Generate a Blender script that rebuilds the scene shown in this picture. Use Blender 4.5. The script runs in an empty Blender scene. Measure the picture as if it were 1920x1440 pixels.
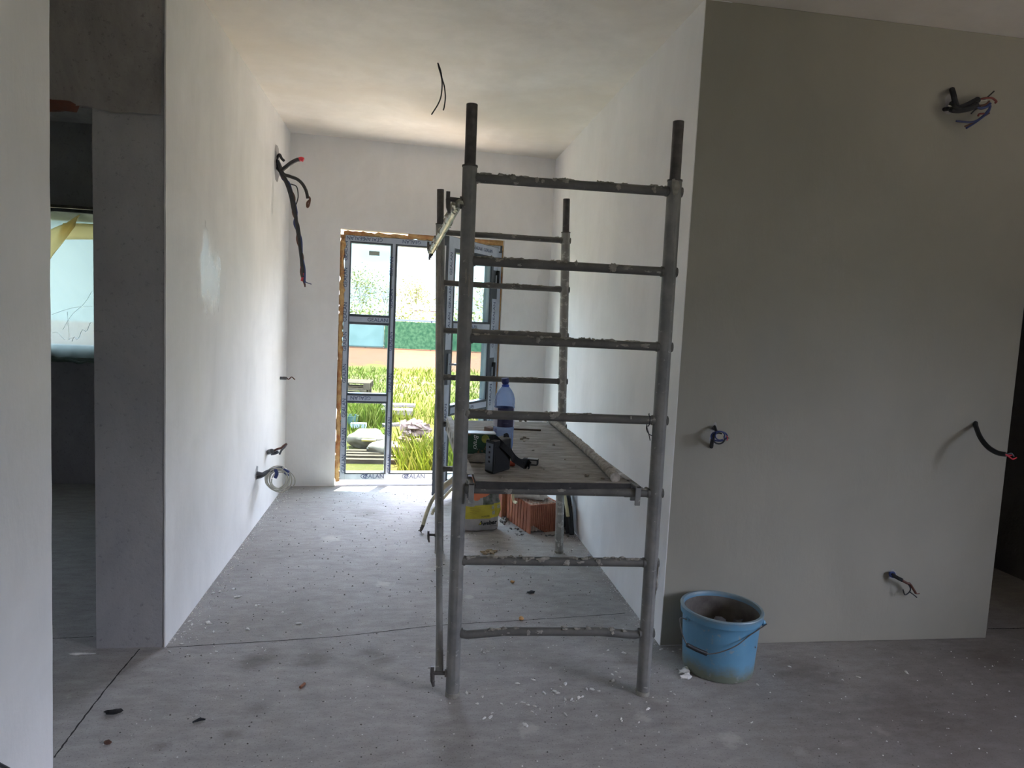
import bpy, math, random
import numpy as np
from mathutils import Vector, Matrix, noise
R = random.Random(7)
sc = bpy.context.scene
C = sc.collection

# ------------------------------------------------------------------ camera
FPX, YAW, PIT, ROL = 1291.6, 0.1498, 0.0926, 0.0483
EYE = Vector((0, 0, 1.45))
def _basis():
    cy, sy, cp, sp = math.cos(YAW), math.sin(YAW), math.cos(PIT), math.sin(PIT)
    f = Vector((sy*cp, cy*cp, -sp)); r = Vector((cy, -sy, 0)); u = r.cross(f)
    c, s = math.cos(ROL), math.sin(ROL)
    return c*r + s*u, -s*r + c*u, f
CR, CU, CF = _basis()
cam = bpy.data.objects.new('camera', bpy.data.cameras.new('camera')); C.objects.link(cam)
cam.matrix_world = Matrix(((CR.x, CU.x, -CF.x, EYE.x), (CR.y, CU.y, -CF.y, EYE.y), (CR.z, CU.z, -CF.z, EYE.z), (0, 0, 0, 1)))
cam.data.sensor_width = 36; cam.data.lens = FPX/1920*36; cam.data.clip_end = 400; cam.data.clip_start = 0.05
sc.camera = cam

# ------------------------------------------------------------------ sky, sun, exposure
SUN_DIR = Vector((-0.16, -0.44, -0.88)).normalized()       # way the sunlight travels
w = bpy.data.worlds.new('sky'); sc.world = w; w.use_nodes = True
nt = w.node_tree; nt.nodes.clear()
out = nt.nodes.new('ShaderNodeOutputWorld'); bg = nt.nodes.new('ShaderNodeBackground')
tc = nt.nodes.new('ShaderNodeTexCoord'); sep = nt.nodes.new('ShaderNodeSeparateXYZ')
ramp = nt.nodes.new('ShaderNodeValToRGB'); nz = nt.nodes.new('ShaderNodeTexNoise'); cr2 = nt.nodes.new('ShaderNodeValToRGB')
mix = nt.nodes.new('ShaderNodeMixRGB'); mp = nt.nodes.new('ShaderNodeMapping')
nt.links.new(tc.outputs['Generated'], sep.inputs[0]); nt.links.new(sep.outputs['Z'], ramp.inputs[0])
e = ramp.color_ramp.elements; e[0].position = 0.0; e[0].color = (0.105, 0.115, 0.118, 1); e[1].position = 1.0; e[1].color = (0.90, 0.93, 1.16, 1)
e2 = e.new(0.14); e2.color = (0.098, 0.118, 0.132, 1); e3 = e.new(0.30); e3.color = (0.86, 0.89, 1.12, 1)   # upper sky made far brighter than the horizon to light the rooms
nt.links.new(tc.outputs['Generated'], mp.inputs[0]); mp.inputs['Scale'].default_value = (1, 1, 3)
nt.links.new(mp.outputs[0], nz.inputs['Vector']); nz.inputs['Scale'].default_value = 4.5; nz.inputs['Detail'].default_value = 6
nt.links.new(nz.outputs[0], cr2.inputs[0]); cr2.color_ramp.elements[0].position = 0.42; cr2.color_ramp.elements[1].position = 0.62
mix.blend_type = 'MULTIPLY'; mix.inputs[0].default_value = 1; cr2.color_ramp.elements[0].color = (0.82, 0.92, 0.96, 1); cr2.color_ramp.elements[1].color = (1.25, 1.25, 1.22, 1)
nt.links.new(ramp.outputs[0], mix.inputs[1]); nt.links.new(cr2.outputs[0], mix.inputs[2])
nt.links.new(mix.outputs[0], bg.inputs[0]); bg.inputs[1].default_value = 1.15
nt.links.new(bg.outputs[0], out.inputs[0])
sun = bpy.data.objects.new('sun', bpy.data.lights.new('sun', 'SUN')); C.objects.link(sun)
sun.data.energy = 5.0; sun.data.angle = math.radians(0.6); sun.data.color = (1.0, 0.92, 0.80)
sun.rotation_euler = SUN_DIR.to_track_quat('-Z', 'Y').to_euler(); sun.location = (0, 12, 8)
def portal(name, loc, rot, sx, sy):
    l = bpy.data.lights.new(name, 'AREA'); l.shape = 'RECTANGLE'; l.size = sx; l.size_y = sy; l.energy = 1
    l.cycles.is_portal = True
    o = bpy.data.objects.new(name, l); C.objects.link(o); o.location = loc; o.rotation_euler = rot
portal('door_portal', (0.08, 6.16, 1.05), (math.radians(-90), 0, math.radians(4)), 1.5, 2.3)
portal('side_window_portal', (4.12, -0.15, 1.6), (0, math.radians(90), 0), 1.5, 2.1)
portal('store_window_portal', (-3.2, 6.12, 1.55), (math.radians(-90), 0, 0), 1.9, 1.2)
vs = sc.view_settings
sc.display_settings.display_device = 'sRGB'
vs.view_transform = 'Standard'; vs.look = 'None'; vs.gamma = 1; vs.use_curve_mapping = False
vs.exposure = 4.0
cy = sc.cycles
cy.max_bounces = 14; cy.diffuse_bounces = 8; cy.glossy_bounces = 4; cy.transmission_bounces = 10; cy.transparent_max_bounces = 16
cy.sample_clamp_indirect = 6; cy.caustics_reflective = False; cy.caustics_refractive = False
cy.use_denoising = True

# ------------------------------------------------------------------ pixel rays -> points of the measured place
def ray(x, y): return CF + CR*((x-960)/FPX) - CU*((y-720)/FPX)
def PY(x, y, Y): d = ray(x, y); return EYE + d*(Y/d.y)
def PX(x, y, X): d = ray(x, y); return EYE + d*(X/d.x)
def PZ(x, y, Z=0.0): d = ray(x, y); return EYE + d*((Z-1.45)/d.z)
TH = math.atan2(0.151, 2.157)
WO = Vector((-0.98, 5.764, 0)); WE = Vector((math.cos(TH), math.sin(TH), 0)); WN = Vector((-math.sin(TH), math.cos(TH), 0))
def W(s, d, z): return WO + WE*s + WN*d + Vector((0, 0, z))
def PW(x, y, d):
    r = ray(x, y); t = ((WO + WN*d) - EYE).dot(WN)/r.dot(WN); p = EYE + r*t
    return (p-WO).dot(WE), p.z

# ------------------------------------------------------------------ materials
def newmat(name):
    m = bpy.data.materials.new(name); m.use_nodes = True; n = m.node_tree; n.nodes.clear()
    o = n.nodes.new('ShaderNodeOutputMaterial'); b = n.nodes.new('ShaderNodeBsdfPrincipled'); n.links.new(b.outputs[0], o.inputs[0])
    return m, n, b
def lin(c): return tuple(((v/255)/12.92 if v/255 <= 0.04045 else ((v/255+0.055)/1.055)**2.4) for v in c[:3]) + (1,)
def noise_node(n, scale, detail=5, rough=0.55, vec=None, stretch=None, dist=0):
    t = n.nodes.new('ShaderNodeTexNoise'); t.inputs['Scale'].default_value = scale; t.inputs['Detail'].default_value = detail
    t.inputs['Roughness'].default_value = rough; t.inputs['Distortion'].default_value = dist
    tc = n.nodes.new('ShaderNodeTexCoord'); src = tc.outputs['Object']
    if stretch:
        mpn = n.nodes.new('ShaderNodeMapping'); mpn.inputs['Scale'].default_value = stretch; n.links.new(src, mpn.inputs[0]); src = mpn.outputs[0]
    n.links.new(src, t.inputs['Vector']); return t.outputs[0]
def ramp_node(n, fac, stops):
    r = n.nodes.new('ShaderNodeValToRGB'); n.links.new(fac, r.inputs[0]); el = r.color_ramp.elements
    while len(el) < len(stops): el.new(0.5)
    for k, (p, c) in enumerate(stops):
        el[k].position = p; el[k].color = c if len(c) == 4 else tuple(c)+(1,)
    return r.outputs[0]
def mixc(n, fac, a, b, mode='MIX'):
    m = n.nodes.new('ShaderNodeMixRGB'); m.blend_type = mode
    for i, v in ((0, fac), (1, a), (2, b)):
        if isinstance(v, (int, float)): m.inputs[i].default_value = v
        elif isinstance(v, tuple): m.inputs[i].default_value = v
        else: n.links.new(v, m.inputs[i])
    return m.outputs[0]
def bump(n, b, h, strength, dist=0.01):
    k = n.nodes.new('ShaderNodeBump'); k.inputs['Strength'].default_value = strength; k.inputs['Distance'].default_value = dist
    n.links.new(h, k.inputs['Height']); n.links.new(k.outputs[0], b.inputs['Normal'])
def simple(name, col, rough=0.6, metal=0.0, col2=None, scale=20, bmp=0.0, spots=None, spot_scale=30, spot_at=0.62, stretch=None):
    m, n, b = newmat(name); b.inputs['Roughness'].default_value = rough; b.inputs['Metallic'].default_value = metal
    col = lin(col); c = col
    if col2 is not None:
        f = noise_node(n, scale, stretch=stretch); c = ramp_node(n, f, [(0.35, col), (0.65, lin(col2))])
    if spots is not None:
        f2 = noise_node(n, spot_scale, 6, 0.7); msk = ramp_node(n, f2, [(spot_at, (0, 0, 0)), (spot_at+0.04, (1, 1, 1))])
        c = mixc(n, msk, c, lin(spots))
    if isinstance(c, tuple): b.inputs['Base Color'].default_value = c
    else: n.links.new(c, b.inputs['Base Color'])
    if bmp: bump(n, b, noise_node(n, scale*3), bmp, 0.004)
    return m

def plaster(name, base, dark, warm=None, gloss_at=None):
    m, n, b = newmat(name)
    f1 = noise_node(n, 1.6, 6, 0.6, dist=0.6); f2 = noise_node(n, 6.0, 8, 0.65, stretch=(1, 1, 0.35)); f3 = noise_node(n, 60, 3)
    c = ramp_node(n, f1, [(0.32, lin(dark)), (0.62, lin(base))])
    c2 = ramp_node(n, f2, [(0.35, lin(dark)), (0.6, lin(base))])
    c = mixc(n, 0.35, c, c2)
    if warm: c = mixc(n, ramp_node(n, noise_node(n, 0.9, 4, dist=0.8), [(0.45, (0, 0, 0)), (0.7, (0.6, 0.6, 0.6))]), c, lin(warm))
    n.links.new(c, b.inputs['Base Color'])
    r = ramp_node(n, f2, [(0.3, (0.42,)*3), (0.65, (0.72,)*3)])
    if gloss_at:   # the trowel-burnished patch of the plaster
        tcn = n.nodes.new('ShaderNodeTexCoord'); vm = n.nodes.new('ShaderNodeVectorMath'); vm.operation = 'DISTANCE'
        n.links.new(tcn.outputs['Object'], vm.inputs[0]); vm.inputs[1].default_value = gloss_at
        ad = n.nodes.new('ShaderNodeMath'); ad.operation = 'ADD'; n.links.new(vm.outputs['Value'], ad.inputs[0])
        sc_ = n.nodes.new('ShaderNodeMath'); sc_.operation = 'MULTIPLY'; sc_.inputs[1].default_value = 0.9
        n.links.new(noise_node(n, 5, 7, 0.75, stretch=(1, 2.2, 0.8), dist=1.6), sc_.inputs[0]); n.links.new(sc_.outputs[0], ad.inputs[1])
        g = ramp_node(n, ad.outputs[0], [(0.60, (1, 1, 1)), (0.66, (0, 0, 0))])
        r = mixc(n, g, r, (0.27, 0.27, 0.27, 1))
    n.links.new(r, b.inputs['Roughness'])
    ad2 = n.nodes.new('ShaderNodeMath'); ad2.operation = 'MULTIPLY_ADD'; n.links.new(f3, ad2.inputs[0]); ad2.inputs[1].default_value = 0.08; n.links.new(f2, ad2.inputs[2])
    bump(n, b, ad2.outputs[0], 0.35, 0.012)
    return m

def floor_mat():
    m, n, b = newmat('concrete_screed')
    f1 = noise_node(n, 1.1, 7, 0.62, dist=0.5); f2 = noise_node(n, 9, 7, 0.7, stretch=(1, 2.2, 1)); f3 = noise_node(n, 140, 3, 0.6)
    c = ramp_node(n, f1, [(0.3, lin((144, 139, 136))), (0.52, lin((159, 155, 153))), (0.72, lin((171, 168, 166)))])
    c = mixc(n, 0.4, c, ramp_node(n, f2, [(0.3, lin((118, 113, 109))), (0.65, lin((180, 177, 174)))]))
    c = mixc(n, ramp_node(n, noise_node(n, 5.5, 6, 0.7), [(0.66, (0, 0, 0)), (0.72, (0.45,)*3)]), c, lin((198, 196, 192)))
    c = mixc(n, ramp_node(n, f3, [(0.32, (0.5,)*3), (0.42, (0, 0, 0))]), c, lin((78, 74, 72)))
    tcn = n.nodes.new('ShaderNodeTexCoord')
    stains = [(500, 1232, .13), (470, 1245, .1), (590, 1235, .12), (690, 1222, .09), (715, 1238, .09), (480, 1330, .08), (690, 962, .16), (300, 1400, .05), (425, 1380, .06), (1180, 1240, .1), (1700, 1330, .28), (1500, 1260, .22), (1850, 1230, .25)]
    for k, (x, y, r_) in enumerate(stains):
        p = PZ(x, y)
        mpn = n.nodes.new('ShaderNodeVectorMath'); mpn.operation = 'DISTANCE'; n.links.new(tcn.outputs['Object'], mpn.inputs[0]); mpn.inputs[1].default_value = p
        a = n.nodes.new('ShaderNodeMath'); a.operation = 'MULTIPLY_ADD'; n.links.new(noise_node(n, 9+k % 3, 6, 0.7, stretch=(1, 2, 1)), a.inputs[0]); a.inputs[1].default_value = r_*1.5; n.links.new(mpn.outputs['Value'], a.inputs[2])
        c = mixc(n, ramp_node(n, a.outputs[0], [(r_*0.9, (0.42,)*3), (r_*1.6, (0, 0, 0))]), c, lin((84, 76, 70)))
    for k, (x, y, r_) in enumerate([(1205, 1345, .07), (1370, 1388, .09), (990, 1368, .09), (1650, 1370, .06), (1500, 1410, .06), (1200, 1130, .05), (880, 1120, .06), (720, 1095, .1), (620, 1010, .14)]):
        p = PZ(x, y)
        mpn = n.nodes.new('ShaderNodeVectorMath'); mpn.operation = 'DISTANCE'; n.links.new(tcn.outputs['Object'], mpn.inputs[0]); mpn.inputs[1].default_value = p
        a = n.nodes.new('ShaderNodeMath'); a.operation = 'MULTIPLY_ADD'; n.links.new(noise_node(n, 22, 5, 0.7), a.inputs[0]); a.inputs[1].default_value = r_*1.6; n.links.new(mpn.outputs['Value'], a.inputs[2])
        c = mixc(n, ramp_node(n, a.outputs[0], [(r_, (0.5,)*3), (r_*1.35, (0, 0, 0))]), c, lin((196, 192, 186)))
    # brown tone of the hall floor on the right, its dimness painted in
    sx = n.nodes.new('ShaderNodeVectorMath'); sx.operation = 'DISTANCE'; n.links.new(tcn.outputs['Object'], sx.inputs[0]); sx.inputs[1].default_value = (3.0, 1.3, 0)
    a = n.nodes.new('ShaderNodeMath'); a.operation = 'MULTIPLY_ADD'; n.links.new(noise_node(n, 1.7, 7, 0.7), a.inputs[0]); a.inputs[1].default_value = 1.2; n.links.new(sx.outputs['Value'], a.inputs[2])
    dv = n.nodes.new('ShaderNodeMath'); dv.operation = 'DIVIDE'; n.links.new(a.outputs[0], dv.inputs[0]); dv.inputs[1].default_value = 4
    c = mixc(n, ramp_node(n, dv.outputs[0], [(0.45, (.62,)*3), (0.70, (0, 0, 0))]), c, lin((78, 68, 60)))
    n.links.new(c, b.inputs['Base Color']); b.inputs['Roughness'].default_value = 0.75; b.inputs['Specular IOR Level'].default_value = 0.15
    bump(n, b, mixc(n, 0.4, f2, f3), 0.35, 0.006)
    return m

def concrete(name, a, c_, vein=True):
    m, n, b = newmat(name)
    f = noise_node(n, 3.5, 8, 0.7, stretch=(1, 1, 0.5), dist=0.4); f2 = noise_node(n, 45, 5, 0.7)
    c = ramp_node(n, f, [(0.3, lin(a)), (0.68, lin(c_))])
    c = mixc(n, ramp_node(n, f2, [(0.3, (0.6,)*3), (0.42, (0, 0, 0))]), c, lin(tuple(v*0.75 for v in a)))
    c = mixc(n, ramp_node(n, noise_node(n, 7, 5, 0.6, stretch=(2.5, 1, 0.8)), [(0.70, (0, 0, 0)), (0.73, (0.5,)*3)]), c, lin((150, 150, 150)))
    n.links.new(c, b.inputs['Base Color']); b.inputs['Roughness'].default_value = 0.9
    bump(n, b, mixc(n, 0.5, f, f2), 0.4, 0.015)
    return m

def painted_steel(name, a, c_, dirt, at=0.58, scale=26):
    m, n, b = newmat(name)
    f = noise_node(n, 12, 6, 0.6); c = ramp_node(n, f, [(0.35, lin(a)), (0.65, lin(c_))])
    geo = n.nodes.new('ShaderNodeNewGeometry')
    s = noise_node(n, scale, 6, 0.65, stretch=(0.6, 1, 1))
    c = mixc(n, ramp_node(n, s, [(at, (0, 0, 0)), (at+0.03, (0.85,)*3)]), c, lin(dirt))
    n.links.new(c, b.inputs['Base Color']); b.inputs['Roughness'].default_value = 0.55; b.inputs['Metallic'].default_value = 0.15
    bump(n, b, s, 0.25, 0.003)
    return m

M = {}
M['wall'] = plaster('white_plaster', (244, 243, 243), (231, 230, 230))
M['wall_left'] = plaster('burnished_white_plaster', (245, 244, 243), (228, 227, 226), gloss_at=PX(395, 520, -0.98))
M['wall_grey'] = plaster('grey_plaster', (162, 159, 147), (153, 150, 139))
M['ceiling'] = plaster('ceiling_plaster', (240, 235, 228), (218, 212, 204), warm=(224, 212, 196))
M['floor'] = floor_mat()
M['dark'] = concrete('raw_concrete', (160, 159, 161), (182, 180, 180))
M['darkrough'] = concrete('rough_concrete', (134, 130, 131), (160, 156, 156))
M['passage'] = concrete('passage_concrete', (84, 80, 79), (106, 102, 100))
M['beam'] = concrete('beam_concrete', (132, 126, 125), (176, 171, 167))
M['steel'] = painted_steel('grey_painted_tube', (118, 118, 117), (142, 140, 136), (178, 175, 168), 0.64, 40)
M['rung'] = painted_steel('dark_painted_rung', (92, 91, 88), (114, 112, 107), (170, 166, 156), 0.62, 34)
M['rust'] = simple('dark_bare_steel', (74, 71, 70), 0.5, 0.3, (96, 91, 88), 30, spots=(150, 148, 144), spot_scale=50, spot_at=0.66)
M['galv'] = painted_steel('spattered_galvanised_tube', (140, 139, 134), (166, 163, 157), (206, 204, 198), 0.56, 30)
M['crust'] = simple('dried_plaster', (164, 160, 150), 0.95, 0, (132, 128, 120), 40, 0.6)
M['chalk'] = simple('white_plaster_crumb', (236, 235, 232), 0.95, 0, (206, 204, 200), 60, 0.3)
M['foil'] = simple('silver_tape', (196, 192, 176), 0.25, 0.6, (120, 118, 110), 60, 0.5)
M['film'] = simple('blue_grey_protective_film', (196, 206, 220), 0.35, 0, (180, 191, 207), 12)
M['anthracite'] = simple('anthracite_profile', (74, 82, 90), 0.4, 0, (84, 92, 100), 20)
M['ink'] = simple('blue_ink', (52, 66, 110), 0.7)
M['foam'] = simple('mounting_foam', (224, 188, 130), 0.9, 0, (190, 128, 84), 18, 0.8)
M['brick_raw'] = simple('raw_red_brick', (110, 78, 68), 0.9, 0, (120, 70, 52), 22, 0.6)
M['white_plastic'] = simple('white_plastic', (226, 228, 230), 0.35)
M['black'] = simple('black_rubber', (20, 21, 23), 0.6, 0, (27, 28, 30), 30)
M['black_cloth'] = simple('black_webbing', (14, 14, 16), 0.9, 0, (22, 22, 24), 80, 0.4)
M['wire_black'] = simple('black_cable', (30, 30, 34), 0.5, 0, (46, 46, 50), 40)
M['wire_grey'] = simple('grey_cable', (92, 94, 100), 0.5)
M['wire_blue'] = simple('blue_wire', (46, 60, 112), 0.5)
M['wire_brown'] = simple('brown_wire', (92, 56, 44), 0.5)
M['wire_red'] = simple('red_wire', (196, 44, 60), 0.5)
M['wire_dull'] = simple('dull_red_wire', (128, 62, 58), 0.6)
M['wire_cream'] = simple('cream_cable', (190, 188, 176), 0.45)
M['deck'] = None
M['orange'] = simple('orange_red_plastic', (206, 96, 72), 0.5, 0, (188, 78, 62), 25)
M['silver'] = simple('silver_metal', (150, 156, 164), 0.35, 0.5)
M['soil_clod'] = simple('grey_clod', (104, 94, 90), 0.95, 0, (82, 74, 70), 12, 0.7)

def deck_mat():
    m, n, b = newmat('worn_plywood')
    f = noise_node(n, 9, 8, 0.7, stretch=(1, 4.5, 1), dist=0.5); f2 = noise_node(n, 30, 6, 0.7)
    c = ramp_node(n, f, [(0.3, lin((104, 98, 90))), (0.5, lin((142, 137, 130))), (0.7, lin((172, 168, 161)))])
    c = mixc(n, ramp_node(n, f2, [(0.30, (0.55,)*3), (0.38, (0, 0, 0))]), c, lin((70, 62, 56)))
    n.links.new(c, b.inputs['Base Color']); b.inputs['Roughness'].default_value = 0.85
    bump(n, b, f2, 0.4, 0.004); return m
M['deck'] = deck_mat()

def glass(name, tint=(1, 1, 1), a=0.08, rough=0.02):
    m = bpy.data.materials.new(name); m.use_nodes = True; n = m.node_tree; n.nodes.clear()
    o = n.nodes.new('ShaderNodeOutputMaterial'); t = n.nodes.new('ShaderNodeBsdfTransparent'); g = n.nodes.new('ShaderNodeBsdfGlossy')
    t.inputs[0].default_value = tint + (1,); g.inputs['Roughness'].default_value = rough
    mx = n.nodes.new('ShaderNodeMixShader'); mx.inputs[0].default_value = a
    n.links.new(t.outputs[0], mx.inputs[1]); n.links.new(g.outputs[0], mx.inputs[2]); n.links.new(mx.outputs[0], o.inputs[0]); return m
M['glass'] = glass('window_glass', (0.80, 0.89, 0.90), 0.07)
M['glass2'] = M['glass']

def bottle_mat():
    m = bpy.data.materials.new('blue_bottle_plastic'); m.use_nodes = True; n = m.node_tree; n.nodes.clear()
    o = n.nodes.new('ShaderNodeOutputMaterial'); t = n.nodes.new('ShaderNodeBsdfTransparent'); t.inputs[0].default_value = (0.68, 0.78, 0.97, 1)
    g = n.nodes.new('ShaderNodeBsdfPrincipled'); g.inputs['Base Color'].default_value = lin((150, 174, 222)); g.inputs['Roughness'].default_value = 0.12
    lw = n.nodes.new('ShaderNodeLayerWeight'); lw.inputs[0].default_value = 0.35
    rp = ramp_node(n, lw.outputs['Facing'], [(0.0, (0.10,)*3), (0.85, (0.7,)*3)])
    mx = n.nodes.new('ShaderNodeMixShader'); n.links.new(rp, mx.inputs[0])
    n.links.new(t.outputs[0], mx.inputs[1]); n.links.new(g.outputs[0], mx.inputs[2]); n.links.new(mx.outputs[0], o.inputs[0]); return m
M['bottle'] = bottle_mat()

def film_mat(name, tint, tr=0.25, emi=None):
    m = bpy.data.materials.new(name); m.use_nodes = True; n = m.node_tree; n.nodes.clear()
    o = n.nodes.new('ShaderNodeOutputMaterial'); t = n.nodes.new('ShaderNodeBsdfTransparent'); t.inputs[0].default_value = (0.95, 1, 0.97, 1)
    d = n.nodes.new('ShaderNodeBsdfTranslucent'); d.inputs[0].default_value = tint
    p = n.nodes.new('ShaderNodeBsdfPrincipled'); p.inputs['Base Color'].default_value = tint; p.inputs['Roughness'].default_value = 0.3
    m1 = n.nodes.new('ShaderNodeMixShader'); m1.inputs[0].default_value = 0.22; n.links.new(d.outputs[0], m1.inputs[1]); n.links.new(p.outputs[0], m1.inputs[2])
    mx = n.nodes.new('ShaderNodeMixShader'); mx.inputs[0].default_value = 1-tr
    n.links.new(t.outputs[0], mx.inputs[1]); n.links.new(m1.outputs[0], mx.inputs[2]); n.links.new(mx.outputs[0], o.inputs[0]); return m
M['sheet'] = film_mat('milky_polythene', (0.22, 0.245, 0.22, 1), 0.17)
M['tan_paper'] = film_mat('yellowed_paper', (0.95, 0.84, 0.58, 1), 0.0)

# ------------------------------------------------------------------ mesh helpers
class MB:
    def __init__(s): s.v = []; s.f = []; s.m = []
    def add(s, vs, fs, mi=0):
        o = len(s.v); s.v += [tuple(v) for v in vs]; s.f += [tuple(i+o for i in f) for f in fs]; s.m += [mi]*len(fs); return s
    def hexa(s, p, mi=0):      # 8 points: bottom 4 ccw, top 4 ccw
        return s.add(p, [(3, 2, 1, 0), (4, 5, 6, 7), (0, 1, 5, 4), (1, 2, 6, 5), (2, 3, 7, 6), (3, 0, 4, 7)], mi)
    def box(s, x0, y0, z0, x1, y1, z1, mi=0, M_=None):
        p = [Vector(q) for q in ((x0, y0, z0), (x1, y0, z0), (x1, y1, z0), (x0, y1, z0), (x0, y0, z1), (x1, y0, z1), (x1, y1, z1), (x0, y1, z1))]
        if M_: p = [M_(*q) if callable(M_) else M_ @ q for q in p]
        return s.hexa(p, mi)
    def tube(s, pts, rad, n=10, mi=0, jit=0, cap=True, squash=None):
        pts = [Vector(p) for p in pts]; k = len(pts); rad = [rad]*k if not isinstance(rad, (list, tuple)) else rad
        t0 = (pts[1]-pts[0]).normalized(); a = Vector((0, 0, 1)) if abs(t0.z) < 0.9 else Vector((1, 0, 0))
        u = t0.cross(a).normalized(); o = len(s.v); rings = []
        for i, p in enumerate(pts):
            t = ((pts[min(i+1, k-1)]-pts[max(i-1, 0)])).normalized()
            u = (u-t*u.dot(t)).normalized(); v = t.cross(u)
            for j in range(n):
                an = 2*math.pi*j/n; r = rad[i]*(1+(R.uniform(-jit, jit) if jit else 0))
                q = 1 if squash is None else squash[i]
                s.v.append(tuple(p+u*math.cos(an)*r+v*math.sin(an)*r*q))
        for i in range(k-1):
            for j in range(n):
                a_, b_ = o+i*n+j, o+i*n+(j+1) % n; s.f.append((a_, b_, b_+n, a_+n)); s.m.append(mi)
        if cap:
            s.f.append(tuple(o+j for j in reversed(range(n)))); s.f.append(tuple(o+(k-1)*n+j for j in range(n))); s.m += [mi, mi]
        return s
    def lathe(s, prof, c, n=32, mi=0, closed=False):
        o = len(s.v); c = Vector(c)
        for (r, z) in prof:
            for j in range(n):
                an = 2*math.pi*j/n; s.v.append((c.x+r*math.cos(an), c.y+r*math.sin(an), c.z+z))
        for i in range(len(prof)-1):
            for j in range(n):
                a_, b_ = o+i*n+j, o+i*n+(j+1) % n; s.f.append((a_, b_, b_+n, a_+n)); s.m.append(mi)
        if closed:
            s.f.append(tuple(o+j for j in reversed(range(n)))); s.f.append(tuple(o+(len(prof)-1)*n+j for j in range(n))); s.m += [mi, mi]
        return s
    def blob(s, c, rx, ry, rz, n=7, m=5, jit=0.25, mi=0):
        c = Vector(c); o = len(s.v); sd = R.random()*50
        def pt(a, b):
            d = Vector((math.cos(a)*math.sin(b), math.sin(a)*math.sin(b), math.cos(b)))
            k = 1+jit*2*noise.noise(d*1.7+Vector((sd, sd, sd)))
            return (c.x+d.x*rx*k, c.y+d.y*ry*k, c.z+d.z*rz*k)
        s.v.append(pt(0, 0))
        for i in range(1, m):
            for j in range(n): s.v.append(pt(2*math.pi*j/n, math.pi*i/m))
        s.v.append(pt(0, math.pi)); last = len(s.v)-1
        for j in range(n): s.f.append((o, o+1+j, o+1+(j+1) % n)); s.m.append(mi)
        for i in range(m-2):
            for j in range(n):
                a_ = o+1+i*n+j; b_ = o+1+i*n+(j+1) % n; s.f.append((a_, a_+n, b_+n, b_)); s.m.append(mi)
        q = o+1+(m-2)*n
        for j in range(n): s.f.append((q+j, last, q+(j+1) % n)); s.m.append(mi)
        return s
    def grid(s, fn, nu, nv, mi=0, mif=None):
        o = len(s.v)
        for i in range(nu+1):
            for j in range(nv+1): s.v.append(tuple(fn(i/nu, j/nv)))
        for i in range(nu):
            for j in range(nv):
                a_ = o+i*(nv+1)+j; s.f.append((a_, a_+nv+1, a_+nv+2, a_+1)); s.m.append(mif((i+.5)/nu, (j+.5)/nv) if mif else mi)
        return s
    def build(s, name, mats, parent=None, smooth=False, bevel=0, loc=None, solid=0):
        me = bpy.data.meshes.new(name); L = Vector(loc) if loc is not None else Vector((0, 0, 0))
        me.from_pydata([tuple(Vector(v)-L) for v in s.v], [], s.f); me.update()
        if not isinstance(mats, (list, tuple)): mats = [mats]
        for m_ in mats: me.materials.append(m_)
        me.polygons.foreach_set('material_index', s.m)
        if smooth: me.polygons.foreach_set('use_smooth', [True]*len(me.polygons))
        o = bpy.data.objects.new(name, me); C.objects.link(o)
        if parent is not None:
            o.parent = parent; o.location = L - origin(parent)
        else: o.location = L
        if bevel:
            b = o.modifiers.new('bevel', 'BEVEL'); b.width = bevel; b.segments = 2; b.limit_method = 'ANGLE'
        if solid:
            b = o.modifiers.new('thick', 'SOLIDIFY'); b.thickness = solid; b.offset = 0
        if smooth and hasattr(me, 'set_sharp_from_angle'): me.set_sharp_from_angle(angle=math.radians(42))
        return o
def build_split(mb, name, mats, parent=None, **kw):
    """each connected piece of the builder as an object of its own"""
    par = list(range(len(mb.v)))
    def fd_(i):
        while par[i] != i: par[i] = par[par[i]]; i = par[i]
        return i
    for f in mb.f:
        a = fd_(f[0])
        for k in f[1:]: par[fd_(k)] = a
    groups = {}
    for f, m_ in zip(mb.f, mb.m): groups.setdefault(fd_(f[0]), []).append((f, m_))
    outs = []
    for fs in groups.values():
        ids = sorted({i for f, _ in fs for i in f}); ix = {i: k for k, i in enumerate(ids)}; q = MB(); q.v = [mb.v[i] for i in ids]; q.f = [tuple(ix[i] for i in f) for f, _ in fs]; q.m = [m_ for _, m_ in fs]
        outs.append(q.build(name, mats, parent, **kw))
    return outs
def origin(o):
    p = Vector(o.location)
    while o.parent: o = o.parent; p = p + Vector(o.location)
    return p
def empty(name, loc=(0, 0, 0)):
    o = bpy.data.objects.new(name, None); C.objects.link(o); o.location = loc; o.empty_display_size = 0.1; return o
def tag(o, label=None, cat=None, group=None, kind=None):
    if label: o['label'] = label
    if cat: o['category'] = cat
    if group: o['group'] = group
    if kind: o['kind'] = kind
    return o
def struct(o, label=None, cat=None): o['kind'] = 'structure'; return tag(o, label, cat)
def smooth_path(pts, n=6):
    pts = [Vector(p) for p in pts]; q = [pts[0]*2-pts[1]]+pts+[pts[-1]*2-pts[-2]]; o_ = []
    for i in range(1, len(q)-2):
        for k in range(n):
            t = k/n; a, b, c, d = q[i-1], q[i], q[i+1], q[i+2]
            o_.append(0.5*((2*b)+(c-a)*t+(2*a-5*b+4*c-d)*t*t+(3*b-a-3*c+d)*t**3))
    o_.append(pts[-1]); return o_
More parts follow.
